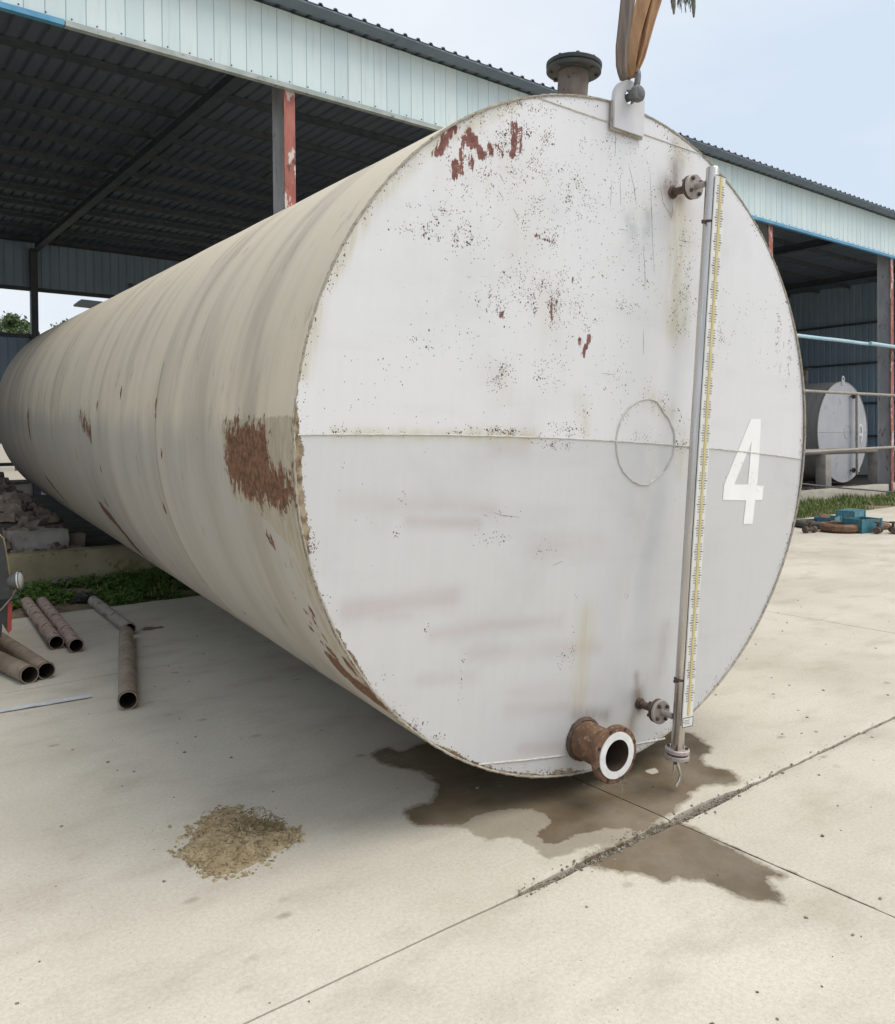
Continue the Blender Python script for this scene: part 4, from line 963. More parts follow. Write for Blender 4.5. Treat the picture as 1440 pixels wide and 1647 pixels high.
# round sling: three folds of webbing drawn through the bow, going up to the hook
sl = empty('lifting_sling', 'tan webbing sling with one fold coloured shaded grey, hung from shackle above the tank', 'sling', Matrix.Translation(fpw(1010, 118, .03)))
S0 = Vector(fpw(1010, 118, .03))
def strap(name, mat, pix, wid, thick, off, fold, seed, ext=1.9, twist=0.0):
    pts = [Vector(fpw(x, y, off)) for x, y in pix]
    d = (pts[-1] - pts[-2]).normalized(); top = Vector(fpw(1046, -80, .03)) 
    pts += [pts[-1] + d * .35, pts[-1] + d * ext]; wid = list(wid) + [wid[-1], wid[-1] * .7]
    # resample
    L_ = [0]
    for a_, b_ in zip(pts[:-1], pts[1:]): L_.append(L_[-1] + (b_ - a_).length)
    ss = np.linspace(0, L_[-1], 90); vs_ = []; fs = []; n_ = 40
    for i, s_ in enumerate(ss):
        p = Vector([np.interp(s_, L_, [q[k] for q in pts]) for k in range(3)]); w = np.interp(s_, L_, wid)
        right = Vector(TU) * math.cos(twist) + Vector(tn) * math.sin(twist); nrm = Vector(tn) * math.cos(twist) - Vector(TU) * math.sin(twist)
        for j in range(n_):
            a = 2 * math.pi * j / n_; x = math.cos(a); y = math.sin(a)
            f = fold * math.sin(x * 5.2 + seed + .9 * nz(s_ * 2.1, seed)) + fold * .6 * nz(x * 3, s_ * 4, seed)
            vs_.append(tuple(p - S0 + right * (w * x * (1 + .05 * nz(s_ * 7, x, seed))) + nrm * (thick * y * (1 - .3 * x * x) + f * (1 if y > 0 else .4))))
    for i in range(len(ss) - 1):
        for j in range(n_):
            j2 = (j + 1) % n_; fs.append((i * n_ + j, i * n_ + j2, (i + 1) * n_ + j2, (i + 1) * n_ + j))
    m = MB(); m.add(vs_, fs); m.f.append(tuple(range(n_))[::-1]); m.f.append(tuple((len(ss) - 1) * n_ + j for j in range(n_)))
    return m.build(name, mat, sl, smooth=50)
pxm = 1 / 395.0
strap('shaded_grey_fold', M_SL2, [(1003, 128), (1000, 112), (1000, 80), (1005, 40), (1010, 0)], [.010, .030, .034, .036, .038], .016, .05, .006, 1.0)
strap('tan_fold', M_SL1, [(1017, 124), (1015, 106), (1021, 70), (1030, 35), (1040, 0)], [.012, .036, .042, .047, .052], .018, .024, .011, 2.3)
strap('edge_fold', M_SL1, [(1023, 118), (1031, 96), (1040, 60), (1047, 30), (1055, 0)], [.008, .014, .018, .022, .026], .016, .045, .006, 4.0, twist=.5)
# frayed tail that hangs beside it
fr = MB(); rf_ = random.Random(3)
base = Vector(fpw(1098, -14, .02))
fr.tube([base + Vector((-.02, 0, .45)) - S0, base + Vector((-.005, 0, .2)) - S0, base - S0], [.028, .026, .034], 10)
for k in range(110):
    q = base + Vector(TU) * rf_.uniform(-.045, .045) + Vector(tn) * rf_.uniform(-.02, .02) + Vector((0, 0, .03))
    l = rf_.uniform(.03, .085) * (1.25 if abs(rf_.random() - .5) > .3 else .8)
    e1 = q + Vector(TU) * rf_.uniform(-.02, .02) - Vector((0, 0, l * .6)); e2 = e1 + Vector(TU) * rf_.uniform(-.012, .012) - Vector((0, 0, l * .5))
    fr.tube([q - S0, e1 - S0, e2 - S0], [.0035, .0028, .001], 4)
for (px, l) in ((1084, .07), (1116, .085)):
    q = Vector(fpw(px, -4, .02)); fr.tube([q + Vector((0, 0, .05)) - S0, q - Vector((0, 0, l * .5)) - S0, q - Vector((0, 0, l)) - S0], [.006, .009, .004], 7)
fr.build('frayed_tail', worn('frayed_webbing', (.10, .11, .085), (.22, .23, .19), 30, .9, bump=0), sl)

# ================================================================== LOOSE PIPES
def pipe_mat(name, c1, c2, c3, th):
    return worn(name, c1, c2, 7, .8, metal=.1, c3=c3, th=th, bump=.35, bscale=70, bd=.003)
PM = [pipe_mat('pipe_brown', (.21, .168, .125), (.33, .275, .215), (.14, .10, .075), .60), pipe_mat('pipe_rosy', (.34, .255, .225), (.45, .37, .325), (.22, .115, .10), .52), pipe_mat('pipe_grey', (.30, .275, .25), (.41, .38, .345), (.22, .105, .09), .55)]
def loose_pipe(pa, pb, rp, mat, label, stretch_back=0.0, zb=0.0):
    A, B = ground(*pa), ground(*pb); A = Vector((A[0], A[1], 0)); B = Vector((B[0], B[1], 0))
    d = (B - A); L_ = d.length + stretch_back; d.normalize()
    M_ = frame(B + Vector((0, 0, rp + .001)), d.cross(Vector((0, 0, 1))), Vector((0, 0, 1)), -d)
    # local: z runs back along the pipe
    if zb: M_ = M_ @ Matrix.Rotation(-math.atan2(zb, L_), 4, 'X')
    root = empty('steel_pipe', label, 'pipe', M_, 'loose steel pipes on the concrete')
    m = MB(); n_ = 26; vs_ = []; fs = []; K = 16
    for i in range(K + 1):
        z = L_ * i / K
        for j in range(n_):
            a = 2 * math.pi * j / n_; r_ = rp * (1 + .006 * nz(z * 3, math.cos(a), math.sin(a)))
            vs_.append((r_ * math.cos(a), r_ * math.sin(a), z + (.006 * nz(math.cos(a) * 2, math.sin(a) * 2, pa[0]) if i in (0, K) else 0)))
    for i in range(K):
        for j in range(n_): j2 = (j + 1) % n_; fs.append((i * n_ + j2, i * n_ + j, (i + 1) * n_ + j, (i + 1) * n_ + j2))
    m.add(vs_, fs); ri = rp * .90
    b0 = len(m.v)
    for z in (0, L_):
        for j in range(n_): a = 2 * math.pi * j / n_; m.v.append((ri * math.cos(a), ri * math.sin(a), z + .006 * nz(math.cos(a) * 2, math.sin(a) * 2, pa[0])))
    for j in range(n_):
        j2 = (j + 1) % n_
        m.f.append((b0 + j, b0 + j2, b0 + n_ + j2, b0 + n_ + j)); m.f.append((j, j2, b0 + j2, b0 + j)); m.f.append((K * n_ + j2, K * n_ + j, b0 + n_ + j, b0 + n_ + j2))
    m.build('pipe_wall', mat, root)
    m = MB(); m.tube([(rp * 1.0 * math.cos(a), rp * 1.0 * math.sin(a), .012) for a in np.linspace(0, 2 * math.pi, 26, endpoint=False)], .0035, 5, close=True, jit=.5); m.build('cut_lip', M_RUSTD, root)
    m = MB(); m.lathe([(ri * .985, .004), (ri * .985, L_ * .999)], 20, None, (False, False)); m.build('pipe_bore', M_BORE, root)
    return root
RP = .050
loose_pipe((-60, 1047), (48, 1100), .0555, PM[0], 'brown steel pipe lying alongside another, open end chipped, nearest the pale strip', .5)
loose_pipe((-28, 1022), (75, 1093), .0535, PM[0], 'brown steel pipe lying behind its chipped twin by the pale strip', .3)
loose_pipe((43, 978), (91, 1045), RP, PM[1], 'rosy grey steel pipe of the pair by the tricycle, on the tricycle side')
loose_pipe((68, 978), (123, 1050), RP, PM[1], 'rosy grey steel pipe of the pair by the tricycle, away from the tricycle')
loose_pipe((150, 975), (209, 1022), .047, PM[2], 'grey steel pipe with maroon painted end reaching into the weeds')
loose_pipe((203, 1029), (206, 1142), .0515, PM[0], 'single brown steel pipe pointing out from under the tank side')
# pale strip
A, B = Vector(ground(-70, 1157)), Vector(ground(147, 1121)); d = (B - A).normalized(); w_ = d.cross(Vector((0, 0, 1)))
m = MB(); k = 24
for i in range(k + 1):
    p = A + (B - A) * i / k - A; ww = .030 * (1 if i < k else .7)
    z0 = .0045 + .004 * (nz(i * .35, 2) + .6)
    for s_, z in ((-1, z0), (1, z0), (1, z0 + .003), (-1, z0 + .003)): m.v.append(tuple(p + w_ * s_ * ww + Vector((0, 0, z))))
for i in range(k):
    for j in range(4): j2 = (j + 1) % 4; m.f.append((i * 4 + j, i * 4 + j2, i * 4 + 4 + j2, i * 4 + 4 + j))
m.f += [(3, 2, 1, 0), tuple(k * 4 + j for j in range(4))]
o = m.build('flat_strip', worn('pale_plastic', (.50, .52, .55), (.60, .62, .64), 10, .5, bump=.1), loc=tuple(A)); tag(o, 'pale grey flat strip lying on the concrete near the loose pipes', 'strip')
# black bag by the pipe end in the weeds
p = ground(143, 972); m = MB(); bm = bmesh.new(); bmesh.ops.create_icosphere(bm, subdivisions=3, radius=1)
for v in bm.verts: v.co = v.co * (1 + .5 * nz(v.co.x * 2.2, v.co.y * 2.2, v.co.z * 2.2)); v.co = Vector((v.co.x * .09, v.co.y * .07, v.co.z * .045))
m.bm(bm); o = m.build('black_bag', worn('black_film', (.02, .02, .022), (.04, .04, .045), 20, .35, bump=.4, bscale=40), loc=(p[0], p[1] + .10, .045)); tag(o, 'crumpled black plastic bag at the weeds beside the maroon pipe end', 'bag')

# ================================================================== SOIL HEAP WITH DRY WEEDS
HP = gpoly([(292, 1372), (300, 1352), (312, 1338), (330, 1318), (352, 1303), (378, 1301), (392, 1310), (420, 1322), (450, 1330), (478, 1342), (470, 1358), (440, 1372), (410, 1390), (390, 1402), (350, 1410), (322, 1396), (300, 1384)])
hx = [p[0] for p in HP]; hy = [p[1] for p in HP]
gx = np.linspace(min(hx) - .05, max(hx) + .05, 130); gy = np.linspace(min(hy) - .05, max(hy) + .05, 130)
GX, GY = np.meshgrid(gx, gy); SD = poly_sd(GX, GY, HP) + .05 * (vnoise(GX * 22, GY * 22, 14, 4) - .5)
hc2 = np.array([np.mean(hx), np.mean(hy)])
HZ = .004 + np.clip(SD, -.02, .2) * .05 + .016 * np.clip(SD / .08, 0, 1) * vnoise(GX * 16, GY * 16, 15, 4) + .014 * np.clip(SD / .06, 0, 1) * (vnoise(GX * 60, GY * 60, 16, 3) - .4)
HZ += .020 * np.exp(-(((GX - ground(405, 1345)[0]) / .10) ** 2 + ((GY - ground(405, 1345)[1]) / .06) ** 2))
HZ = np.where(SD < 0, -.02 + SD * .2, HZ)
heap = empty('soil_heap', 'small flat heap of sandy soil with dry weeds on the concrete', 'heap', Matrix.Translation((hc2[0], hc2[1], 0)))
n = NB('sandy_soil', .95, 0, .2)
colr = n.mix(n.step(n.noise(14, 6, .65), .3, .7), (.31, .238, .138), (.45, .36, .23)); colr = n.mix(n.step(n.noise(110, 3), .55, .7, 0, .6), colr, (.13, .098, .06)); n.bump(n.noise(80, 6, .7), .7, .008)
M_SOIL = n.out(colr)
grid_mesh('soil', np.stack([GX - hc2[0], GY - hc2[1], HZ], -1), M_SOIL, heap)
rh = random.Random(9); m = MB()
def heap_z(x, y):
    i = min(max(int((y - gy[0]) / (gy[1] - gy[0])), 0), 129); j = min(max(int((x - gx[0]) / (gx[1] - gx[0])), 0), 129); return max(HZ[i, j], .0), SD[i, j]
cx_, cy_ = ground(415, 1345)[:2]; cnt = 0
while cnt < 420:
    if rh.random() < .45: x, y = rh.gauss(cx_, .07), rh.gauss(cy_, .045)
    else: x, y = rh.uniform(gx[0], gx[-1]), rh.uniform(gy[0], gy[-1])
    z, s_ = heap_z(x, y)
    if s_ < -.025 or (s_ > .06 and rh.random() < .5 and abs(x - cx_) > .1): continue
    cnt += 1
    l = rh.uniform(.006, .028); a = rh.random() * 6.28; el = rh.uniform(0, .5)
    p0 = Vector((x - hc2[0], y - hc2[1], z + .002)); d = Vector((math.cos(a) * math.cos(el), math.sin(a) * math.cos(el), math.sin(el)))
    m.tube([p0, p0 + d * l * .5 + Vector((0, 0, .004 * rh.random())), p0 + d * l], [.0009 + .0008 * rh.random()] * 3, 4)
for k in range(26):
    p0 = Vector((rh.gauss(cx_, .05) - hc2[0], rh.gauss(cy_, .03) - hc2[1], .03)); a = rh.random() * 6.28; r_ = rh.uniform(.02, .06); hgt = rh.uniform(.01, .06)
    m.tube([p0 + Vector((math.cos(a + t * .35) * r_ * t / 3, math.sin(a + t * .35) * r_ * t / 3, hgt * math.sin(t * .55))) for t in range(6)], .0013, 4)
o = m.build('dry_weeds', M_STRAW, heap); o['kind'] = 'stuff'
def fcl(r_):
    while True:
        x, y = r_.uniform(gx[0], gx[-1]), r_.uniform(gy[0], gy[-1]); z, s_ = heap_z(x, y)
        if s_ > -.045 + .02 * r_.random() or r_.random() < .03: return x - hc2[0], y - hc2[1], max(z, 0)
o = chip_mesh(900, fcl, .0012, .010, 12, .7).build('soil_clods', M_SOIL, heap, smooth=0); o['kind'] = 'stuff'

# ================================================================== INSIDE THE SHED
# tank 9
R9, C9 = 1.4, (22.86, 11.34, 1.58)
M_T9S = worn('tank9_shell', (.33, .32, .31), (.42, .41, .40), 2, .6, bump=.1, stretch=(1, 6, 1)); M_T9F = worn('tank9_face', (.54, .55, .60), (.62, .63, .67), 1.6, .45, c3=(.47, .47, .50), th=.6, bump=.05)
t9 = empty('storage_tank', 'smaller looking pale tank numbered 9 standing inside the shed bay', 'tank', Matrix.Translation((C9[0], C9[1], C9[2] - R9)))
YF = frame((0, 0, R9), (1, 0, 0), (0, 0, 1), (0, -1, 0))
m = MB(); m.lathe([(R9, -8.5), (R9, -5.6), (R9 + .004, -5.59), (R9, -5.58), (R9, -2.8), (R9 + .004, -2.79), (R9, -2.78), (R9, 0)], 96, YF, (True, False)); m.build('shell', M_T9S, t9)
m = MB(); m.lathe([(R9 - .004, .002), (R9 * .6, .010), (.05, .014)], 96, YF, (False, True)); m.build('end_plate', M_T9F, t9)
m = MB(); m.tube([Vector(((R9 - .002) * math.cos(a), -.004, R9 + (R9 - .002) * math.sin(a))) for a in np.linspace(0, 2 * math.pi, 120, endpoint=False)], .014, 6, close=True); m.build('rim_weld', M_WELDW, t9)
m = MB(); m.tube([Vector((-1.38, -.008, R9)), Vector((0, -.018, R9)), Vector((1.38, -.008, R9))], .007, 6); m.build('seam_weld', M_WELDW, t9)
m = MB(); m.tube([Vector((.22 + .19 * math.cos(a), -.016, R9 + .19 * math.sin(a))) for a in np.linspace(0, 2 * math.pi, 40, endpoint=False)], .008, 6, close=True); m.build('patch_ring_weld', M_WELDW, t9)
m = MB(); m.lathe([(.035, R9 - 1.20), (.035, R9 + 1.1)], 12, Matrix.Translation((.42, -.18, 0))); g9 = m.build('level_gauge', M_PIPEGREY, t9)
m = MB(); m.box((.50, -.19, R9 - .02), (.09, .01, 2.2)); m.build('scale_plate', M_T9F, g9, smooth=0)
for z in (R9 + 1.0, R9 - 1.08):
    m = MB(); m.lathe([(.02, 0), (.02, .16)], 10, frame((.42, 0, z), (1, 0, 0), (0, 0, 1), (0, -1, 0))); m.lathe([(.07, .07), (.07, .11)], 16, frame((.42, 0, z), (1, 0, 0), (0, 0, 1), (0, -1, 0))); m.build('gauge_nozzle', M_RUSTD, t9)
m = MB(); m.lathe([(.09, 0), (.09, .44)], 20, Matrix.Translation((0, 1.1, 2 * R9 - .01))); v9 = m.build('vent_pipe', M_VENT, t9)
m = MB(); m.lathe([(.16, .42), (.16, .47)], 24, Matrix.Translation((0, 1.1, 2 * R9 - .01))); m.build('flange', M_CAP, v9)
m = MB(); pl = [(-.08, -.10), (.08, -.10)] + [(.08 * math.cos(a), .09 + .08 * math.sin(a)) for a in np.linspace(0, math.pi, 12)]
m.prism(pl, .02, frame((-.02, -.006, 2 * R9), (1, 0, 0), (0, 0, 1), (0, -1, 0)), [[(.035 * math.cos(a), .09 + .035 * math.sin(a)) for a in np.linspace(0, 2 * math.pi, 12, endpoint=False)]]); m.build('lifting_lug', M_LUG, t9, smooth=0)
# numeral 9
m = MB(); n9 = (.98, R9 - .06)
def arcpts(cx, cy, rx, ry, a0, a1, k): return [(1.3 * (cx + rx * math.cos(a)), 1.3 * (cy + ry * math.sin(a))) for a in np.linspace(a0, a1, k)]
m.prism(arcpts(0, .09, .115, .14, 0, 2 * math.pi * 23 / 24, 24), .002, frame((n9[0], -.022, n9[1]), (1, 0, 0), (0, 0, 1), (0, -1, 0)), [arcpts(0, .09, .058, .080, 0, 2 * math.pi * 23 / 24, 24)])
tail = arcpts(-.03, .085, .145, .30, -.12, -1.25, 10) + arcpts(-.03, .085, .088, .245, -1.22, -.30, 10)
m.prism(tail, .002, frame((n9[0], -.0225, n9[1]), (1, 0, 0), (0, 0, 1), (0, -1, 0))); m.build('numeral', M_NUM, t9, smooth=0)
# saddles under it: stacked rough bricks, each brick its own piece
M_BRICK = worn('old_brick', (.30, .21, .17), (.42, .32, .27), 6, .9, c3=(.5, .48, .45), th=.56, bump=.4, bscale=40)
bmh = MB(); bmh.box((0, 0, 0), (.235, .112, .052), bev=.006); bme = bpy.data.meshes.new('brick'); bme.from_pydata(bmh.v, [], bmh.f); bme.materials.append(M_BRICK)
for si, (yy, lab) in enumerate(((12.2, 'crumbling brick saddle under the front of tank 9'), (17.6, 'crumbling brick saddle under the back of tank 9'))):
    sad = empty('brick_saddle', lab, 'saddle', Matrix.Translation((C9[0], yy, .10)), None)
    for side in (-1, 1):
        for c in range(9):
            for k in range(3):
                x = side * (.62 + .245 * k + (.12 if c % 2 else 0)); z = .03 + c * .058
                # stay below the curve of the tank
                inner = abs(x) - .12
                zt = C9[2] - .10 - math.sqrt(max(R9 ** 2 - max(inner, 0) ** 2, 0))
                if z + .03 > zt: continue
                o = link('brick', bme, None, sad, (x + rng.uniform(-.01, .01), rng.uniform(-.02, .02), z)); o.rotation_euler = (0, 0, rng.uniform(-.06, .06))
    for k in range(4):
        o = link('brick', bme, None, sad, (-.45 + .3 * k, 0, .026))
# concrete pillars and the round beam that rests on them, behind the plinth
for k, (px, py) in enumerate(((1325, 793), (1240, 800), (1408, 790))):
    p = ground(px, py, .1)
    Yp = 10.2; q = onY(px, 765, Yp)
    m = MB(); m.box((0, 0, .46), (.28, .26, .92), bev=.015); o = m.build('concrete_pillar', M_BLOCK, loc=(q[0], Yp, .10))
    tag(o, ['squat pale concrete pillar in front of tank 9', 'squat pale concrete pillar hidden behind the big tank end', 'squat pale concrete pillar beside the red and grey column'][k], 'pillar')
A, B = Vector(onY(1290, 733, 10.2)), Vector(onY(1418, 729, 10.2)); zt = 1.02 + .075
m = MB(); m.tube([(x - A.x, .006 * nz(x), .008 * nz(x, 3)) for x in np.linspace(A.x - 5, B.x + 2, 20)], .075, 14); o = m.build('round_beam', M_PIPEGREY, loc=(A.x, 10.2, zt)); tag(o, 'pale thick round pipe resting across the concrete pillars before tank 9', 'pipe')
# rubble on both sides
def rubble(name, label, fn, n_, s0, s1, seed, mat):
    return tag(chip_mesh(n_, fn, s0, s1, seed, .55).build(name, mat, smooth=0), label, 'rubble', kind='stuff')
M_DSOIL = M_SOILD
gx = np.linspace(-5, 2.9, 80); gy = np.linspace(9.62, 15, 70); GX, GY = np.meshgrid(gx, gy)
def mound(x, y): return .06 + (.06 + .40 * sstep(9.5, 10.3, y) + .28 * sstep(10.2, 11.3, y) + .25 * sstep(11.3, 13.4, y)) * sstep(2.95, 1.95, x) * (.75 + .5 * vnoise(x * 1.1, y * 1.1, 41, 3)) + .10 * (vnoise(x * 3, y * 3, 42, 3) - .5) * sstep(2.9, 2.3, x)
o = grid_mesh('soil_mound', np.stack([GX, GY, mound(GX, GY)], -1), M_DSOIL, smooth=False); tag(o, kind='structure')
def fr1(r_):
    x = 2.6 - 3.6 * r_.random() ** 1.3; y = 9.70 + 2.8 * r_.random() ** 1.1; return x, y, float(mound(np.array(x), np.array(y)))
rubble('rubble', 'broken brick and concrete rubble heaped behind the mossy plinth', fr1, 1800, .015, .12, 5, M_RUBBLE)
def fr3(r_): return 1.8 + 2.8 * r_.random(), 9.62 + 1.2 * r_.random(), .10
rubble('rubble_fragments', 'dark broken masonry fragments lying on the shed floor under the tank belly', fr3, 160, .02, .10, 25, M_SOILD)
def fr2(r_): return 19.0 + 3.4 * r_.random(), 9.75 + 1.1 * r_.random(), .10
rubble('rubble_scraps', 'brick rubble scattered under and before tank 9', fr2, 260, .02, .10, 6, M_RUBBLE)
def block(px, py, Y, dims, rz, label, mat=M_BLOCK, zb=None, seed=0):
    q = onY(px, py, Y); z = zb if zb is not None else q[2]
    bm = bmesh.new(); bmesh.ops.create_cube(bm, size=1); bmesh.ops.subdivide_edges(bm, edges=bm.edges[:], cuts=5, use_grid_fill=True)
    for v in bm.verts:
        v.co = Vector((v.co.x * dims[0], v.co.y * dims[1], v.co.z * dims[2])); nn = nz(v.co.x * 7 + seed, v.co.y * 7, v.co.z * 7)
        v.co *= 1 + .14 * nn
    m = MB(); m.bm(bm); o = m.build('concrete_block', mat, loc=(q[0], Y, z), smooth=25); o.rotation_euler = (0, 0, rz); tag(o, label, 'block'); return o
block(62, 868, 10.0, (.56, .28, .24), .05, 'large pale broken concrete block on rubble right behind the mossy plinth', seed=1, zb=.40)
block(118, 874, 10.1, (.22, .25, .17), -.1, 'dull brown concrete block next to the large pale block behind the plinth', M_RUBBLE, seed=4, zb=.36)
block(14, 832, 10.9, (.30, .22, .16), .3, 'bluish grey concrete block on top of the rubble heap', seed=7, zb=.62)
m = MB(); A, B = Vector(onY(5, 777, 13.2)), Vector(onY(46, 775, 13.2)); m.tube([(0, 0, 0), tuple(B - A)], .03, 8); o = m.build('steel_bar', M_PIPEGREY, loc=tuple(A)); tag(o, 'pale steel bar lying on top of the dark soil mound', 'bar')

# ================================================================== SCRAP BY THE RIGHT VERGE
M_BBLUE = worn('teal_blue_paint', (.035, .15, .20), (.06, .22, .28), 8, .5, c3=(.09, .065, .05), th=.56, bump=.2)
M_TYRE = worn('dusty_rubber', (.05, .05, .05), (.10, .095, .085), 8, .85, bump=.3)
def open_box(px, py, dims, rz, label, lid=True):
    p = ground(px, py); root = empty('steel_box', label, 'box', Matrix.Translation((p[0], p[1], 0)) @ Matrix.Rotation(rz, 4, 'Z'))
    w, d_, h = dims; t = .012
    for nm, c, dm in (('side_wall', (0, -d_ / 2, h / 2 + .01), (w, t, h)), ('side_wall', (0, d_ / 2, h / 2 + .01), (w, t, h)), ('end_wall', (-w / 2, 0, h / 2 + .01), (t, d_ - t - .004, h)), ('end_wall', (w / 2, 0, h / 2 + .01), (t, d_ - t - .004, h)), ('bottom', (0, 0, .008), (w - .02, d_ - .02, .012))):
        m = MB(); m.box(c, dm); m.build(nm, M_BBLUE, root, smooth=0)
    for sx in (-1, 1):
        m = MB(); m.box((sx * w * .5, -d_ / 2 - .012, h / 2 + .008), (.035, .012, h + .016)); m.build('corner_angle', M_BBLUE, root, smooth=0)
    if lid == 1: m = MB(); m.box((0, 0, h + .018), (w * .98, d_ * .96, .014)); m.build('lid', M_BBLUE, root, smooth=0)
open_box(1331, 845, (.42, .30, .14), .25, 'teal blue steel box beside the rusty wheel by the grass', 0); open_box(1386, 855, (.44, .34, .20), -.2, 'taller teal blue steel box with dark corner beside the small fittings', 0); open_box(1368, 838, (.48, .3, .17), .1, 'teal blue steel box standing behind the other two on the grass edge')
def ring(px, py, r0, r1, h, mat, label, name='steel_ring', cat='ring', dish=True):
    p = ground(px, py); root = empty(name, label, cat, Matrix.Translation((p[0], p[1], 0)))
    m = MB(); m.lathe([(r1 * .86, .004), (r1, h * .25), (r1, h * .75), (r1 * .9, h), (r0, h), (r0, .004)], 32, None, close=True); m.build('rim', mat, root)
    if dish:
        m = MB(); m.lathe([(.05, h * .55), (r0 * .7, h * .5), (r0 * 1.01, h * .3)], 28, None, (True, False)); m.build('hub_disc', mat, root)
    return root
ring(1316, 848, .20, .34, .11, M_TYRE, 'flat dark tyre lying beside the teal blue boxes', 'tyre', 'tyre'); ring(1290, 846, .12, .22, .09, M_TYRE, 'small dark wheel lying against the flat tyre', 'wheel', 'wheel'); ring(1352, 855, .22, .30, .13, M_RUST, 'rusty brown bare wheel lying in front of the teal boxes', 'wheel', 'wheel'); ring(1411, 850, .06, .20, .08, M_RUST, 'rusty brown disc by the corner of the tall teal box', 'brake_disc', 'disc', False)
for k, (px, py) in enumerate(((1303, 857), (1413, 858), (1437, 858))):
    p = ground(px, py); root = empty('pipe_fitting', ['dark pipe fitting lying in front of the small wheel', 'dark pipe fitting lying in front of the rusty disc', 'dark pipe fitting lying on bare concrete past the rusty disc'][k], 'fitting', Matrix.Translation((p[0], p[1], 0)))
    m = MB(); m.lathe([(.05, -.11), (.05, -.06), (.035, -.05), (.035, .05), (.05, .06), (.05, .11)], 14, zframe((0, 0, .052), (1, .5 * k - .3, 0))); m.build('body', M_RUSTD, root)
    m = MB(); m.lathe([(.022, 0), (.022, .07), (.05, .072), (.05, .095)], 12, Matrix.Translation((0, 0, .085))); m.build('branch', M_RUSTD, root)
p = ground(1358, 846); m = MB(); m.lathe([(.03, 0), (.10, .03), (.11, .12), (.06, .17), (.03, .18)], 12, Matrix.Translation((0, 0, 0))); o = m.build('rusty_hub', M_RUST, loc=(p[0], p[1] + .35, .0)); tag(o, 'lumpy rusty hub between the teal boxes and the rusty wheel', 'hub')
cb = MB(); A, B = Vector(ground(1398, 836)), Vector(ground(1440, 842)); cb.tube([(0, 0, .03)] + [tuple((B - A) * t * 1.6 + Vector((.1 * nz(t * 3), .25 * nz(t * 4, 2), .012))) for t in np.linspace(.1, 1, 14)], .010, 6); o = cb.build('cable', M_BLACK, loc=tuple(A)); tag(o, 'thin dark cable trailing over the concrete from the teal boxes', 'cable')

# ================================================================== PARKED TRICYCLE AT THE EDGE
DT = 5.2
M_TBLACK = worn('black_bodywork', (.018, .02, .022), (.04, .043, .046), 6, .35, c3=(.07, .06, .05), th=.6, bump=.1)
M_TRED = worn('red_reflector', (.30, .035, .03), (.40, .06, .05), 8, .35, bump=.05)
M_LAMP = worn('dusty_lamp_shell', (.07, .07, .068), (.13, .125, .115), 9, .55, metal=.3, bump=.1)
M_CHROME = worn('chrome_rim', (.55, .56, .57), (.66, .67, .68), 9, .2, metal=.9, bump=0)
_d = ray(-12, 940); dep = Vector((_d[0], _d[1], 0)).normalized(); fwd = dep.cross(Vector((0, 0, 1)))   # to the photo's right, and away
TO = Vector(at_depth(0, 1000, DT)); TO.z = 0
tri = empty('cargo_tricycle', 'black cargo tricycle with round lamp and red reflector beside the loose pipes', 'tricycle', frame(TO, fwd, dep, (0, 0, 1)))
def tl(px, py, y=0.0):
    P = Vector(at_depth(px, py, DT)); q = P - TO; return Vector((q.dot(fwd), y, q.z))
edge_ = [tl(-3, 858), tl(4, 866), tl(8, 885), tl(11, 905), tl(15, 932), tl(20, 957)]
side = [(p.x, p.z) for p in edge_] + [(edge_[-1].x - .02, edge_[-1].z - .02), (-1.9, edge_[-1].z - .02), (-1.9, edge_[0].z + .03), (-.08, edge_[0].z + .05)]
m = MB(); m.prism(side, .04, frame((0, .0, 0), (1, 0, 0), (0, 0, 1), (0, -1, 0))); m.build('side_panel', M_TBLACK, tri, smooth=0)
m = MB(); m.prism(side, .04, frame((0, .99, 0), (1, 0, 0), (0, 0, 1), (0, -1, 0))); m.build('side_panel', M_TBLACK, tri, smooth=0)
m = MB(); m.tube([p + Vector((.004, -.02, 0)) for p in edge_], .006, 8); m.build('edge_bead', worn('ochre_edging', (.30, .24, .13), (.40, .33, .20), 9, .6), tri)
zb_ = edge_[-1].z; zt_ = edge_[0].z
m = MB(); m.box((-.98, .49, zb_ + .01), (1.84, .93, .03)); m.build('bed_floor', M_TBLACK, tri, smooth=0)
m = MB(); m.box((-.90, .45, zb_ - .055), (1.9, .05, .05)); m.box((-.03, .45, zb_ - .056), (.05, .98, .048)); m.build('chassis', M_STEELD, tri, smooth=0)
lc = tl(31, 934, -.02); ldir = Vector((.93, -.32, .10)).normalized()
m = MB(); m.lathe([(.006, -.085), (.028, -.078), (.046, -.055), (.056, -.02), (.060, .0)], 28, zframe(lc, ldir), (True, False)); lamp = m.build('lamp', M_LAMP, tri)
m = MB(); m.lathe([(.058, -.004), (.063, .0), (.063, .008), (.056, .012)], 28, zframe(lc, ldir), close=True); m.build('lamp_rim', M_CHROME, lamp)
m = MB(); m.lathe([(.056, .004), (.035, .014), (.005, .018)], 24, zframe(lc, ldir), (False, True)); m.build('lens', M_SCALE, lamp)
m = MB(); m.tube([tl(28, 945, -.02), tl(18, 962, -.02), tl(4, 978, -.01), tl(-6, 986, 0)], .006, 8); m.build('lamp_bracket', M_PIPEGREY, lamp)
m = MB(); m.tube([tl(-20, 963, .0), tl(30, 962, .0)], .012, 8); m.build('cross_bar', M_STEELD, tri)
rp = [tl(13, 969), tl(20, 969), tl(19, 1015), tl(13, 1021), tl(12, 1017)]
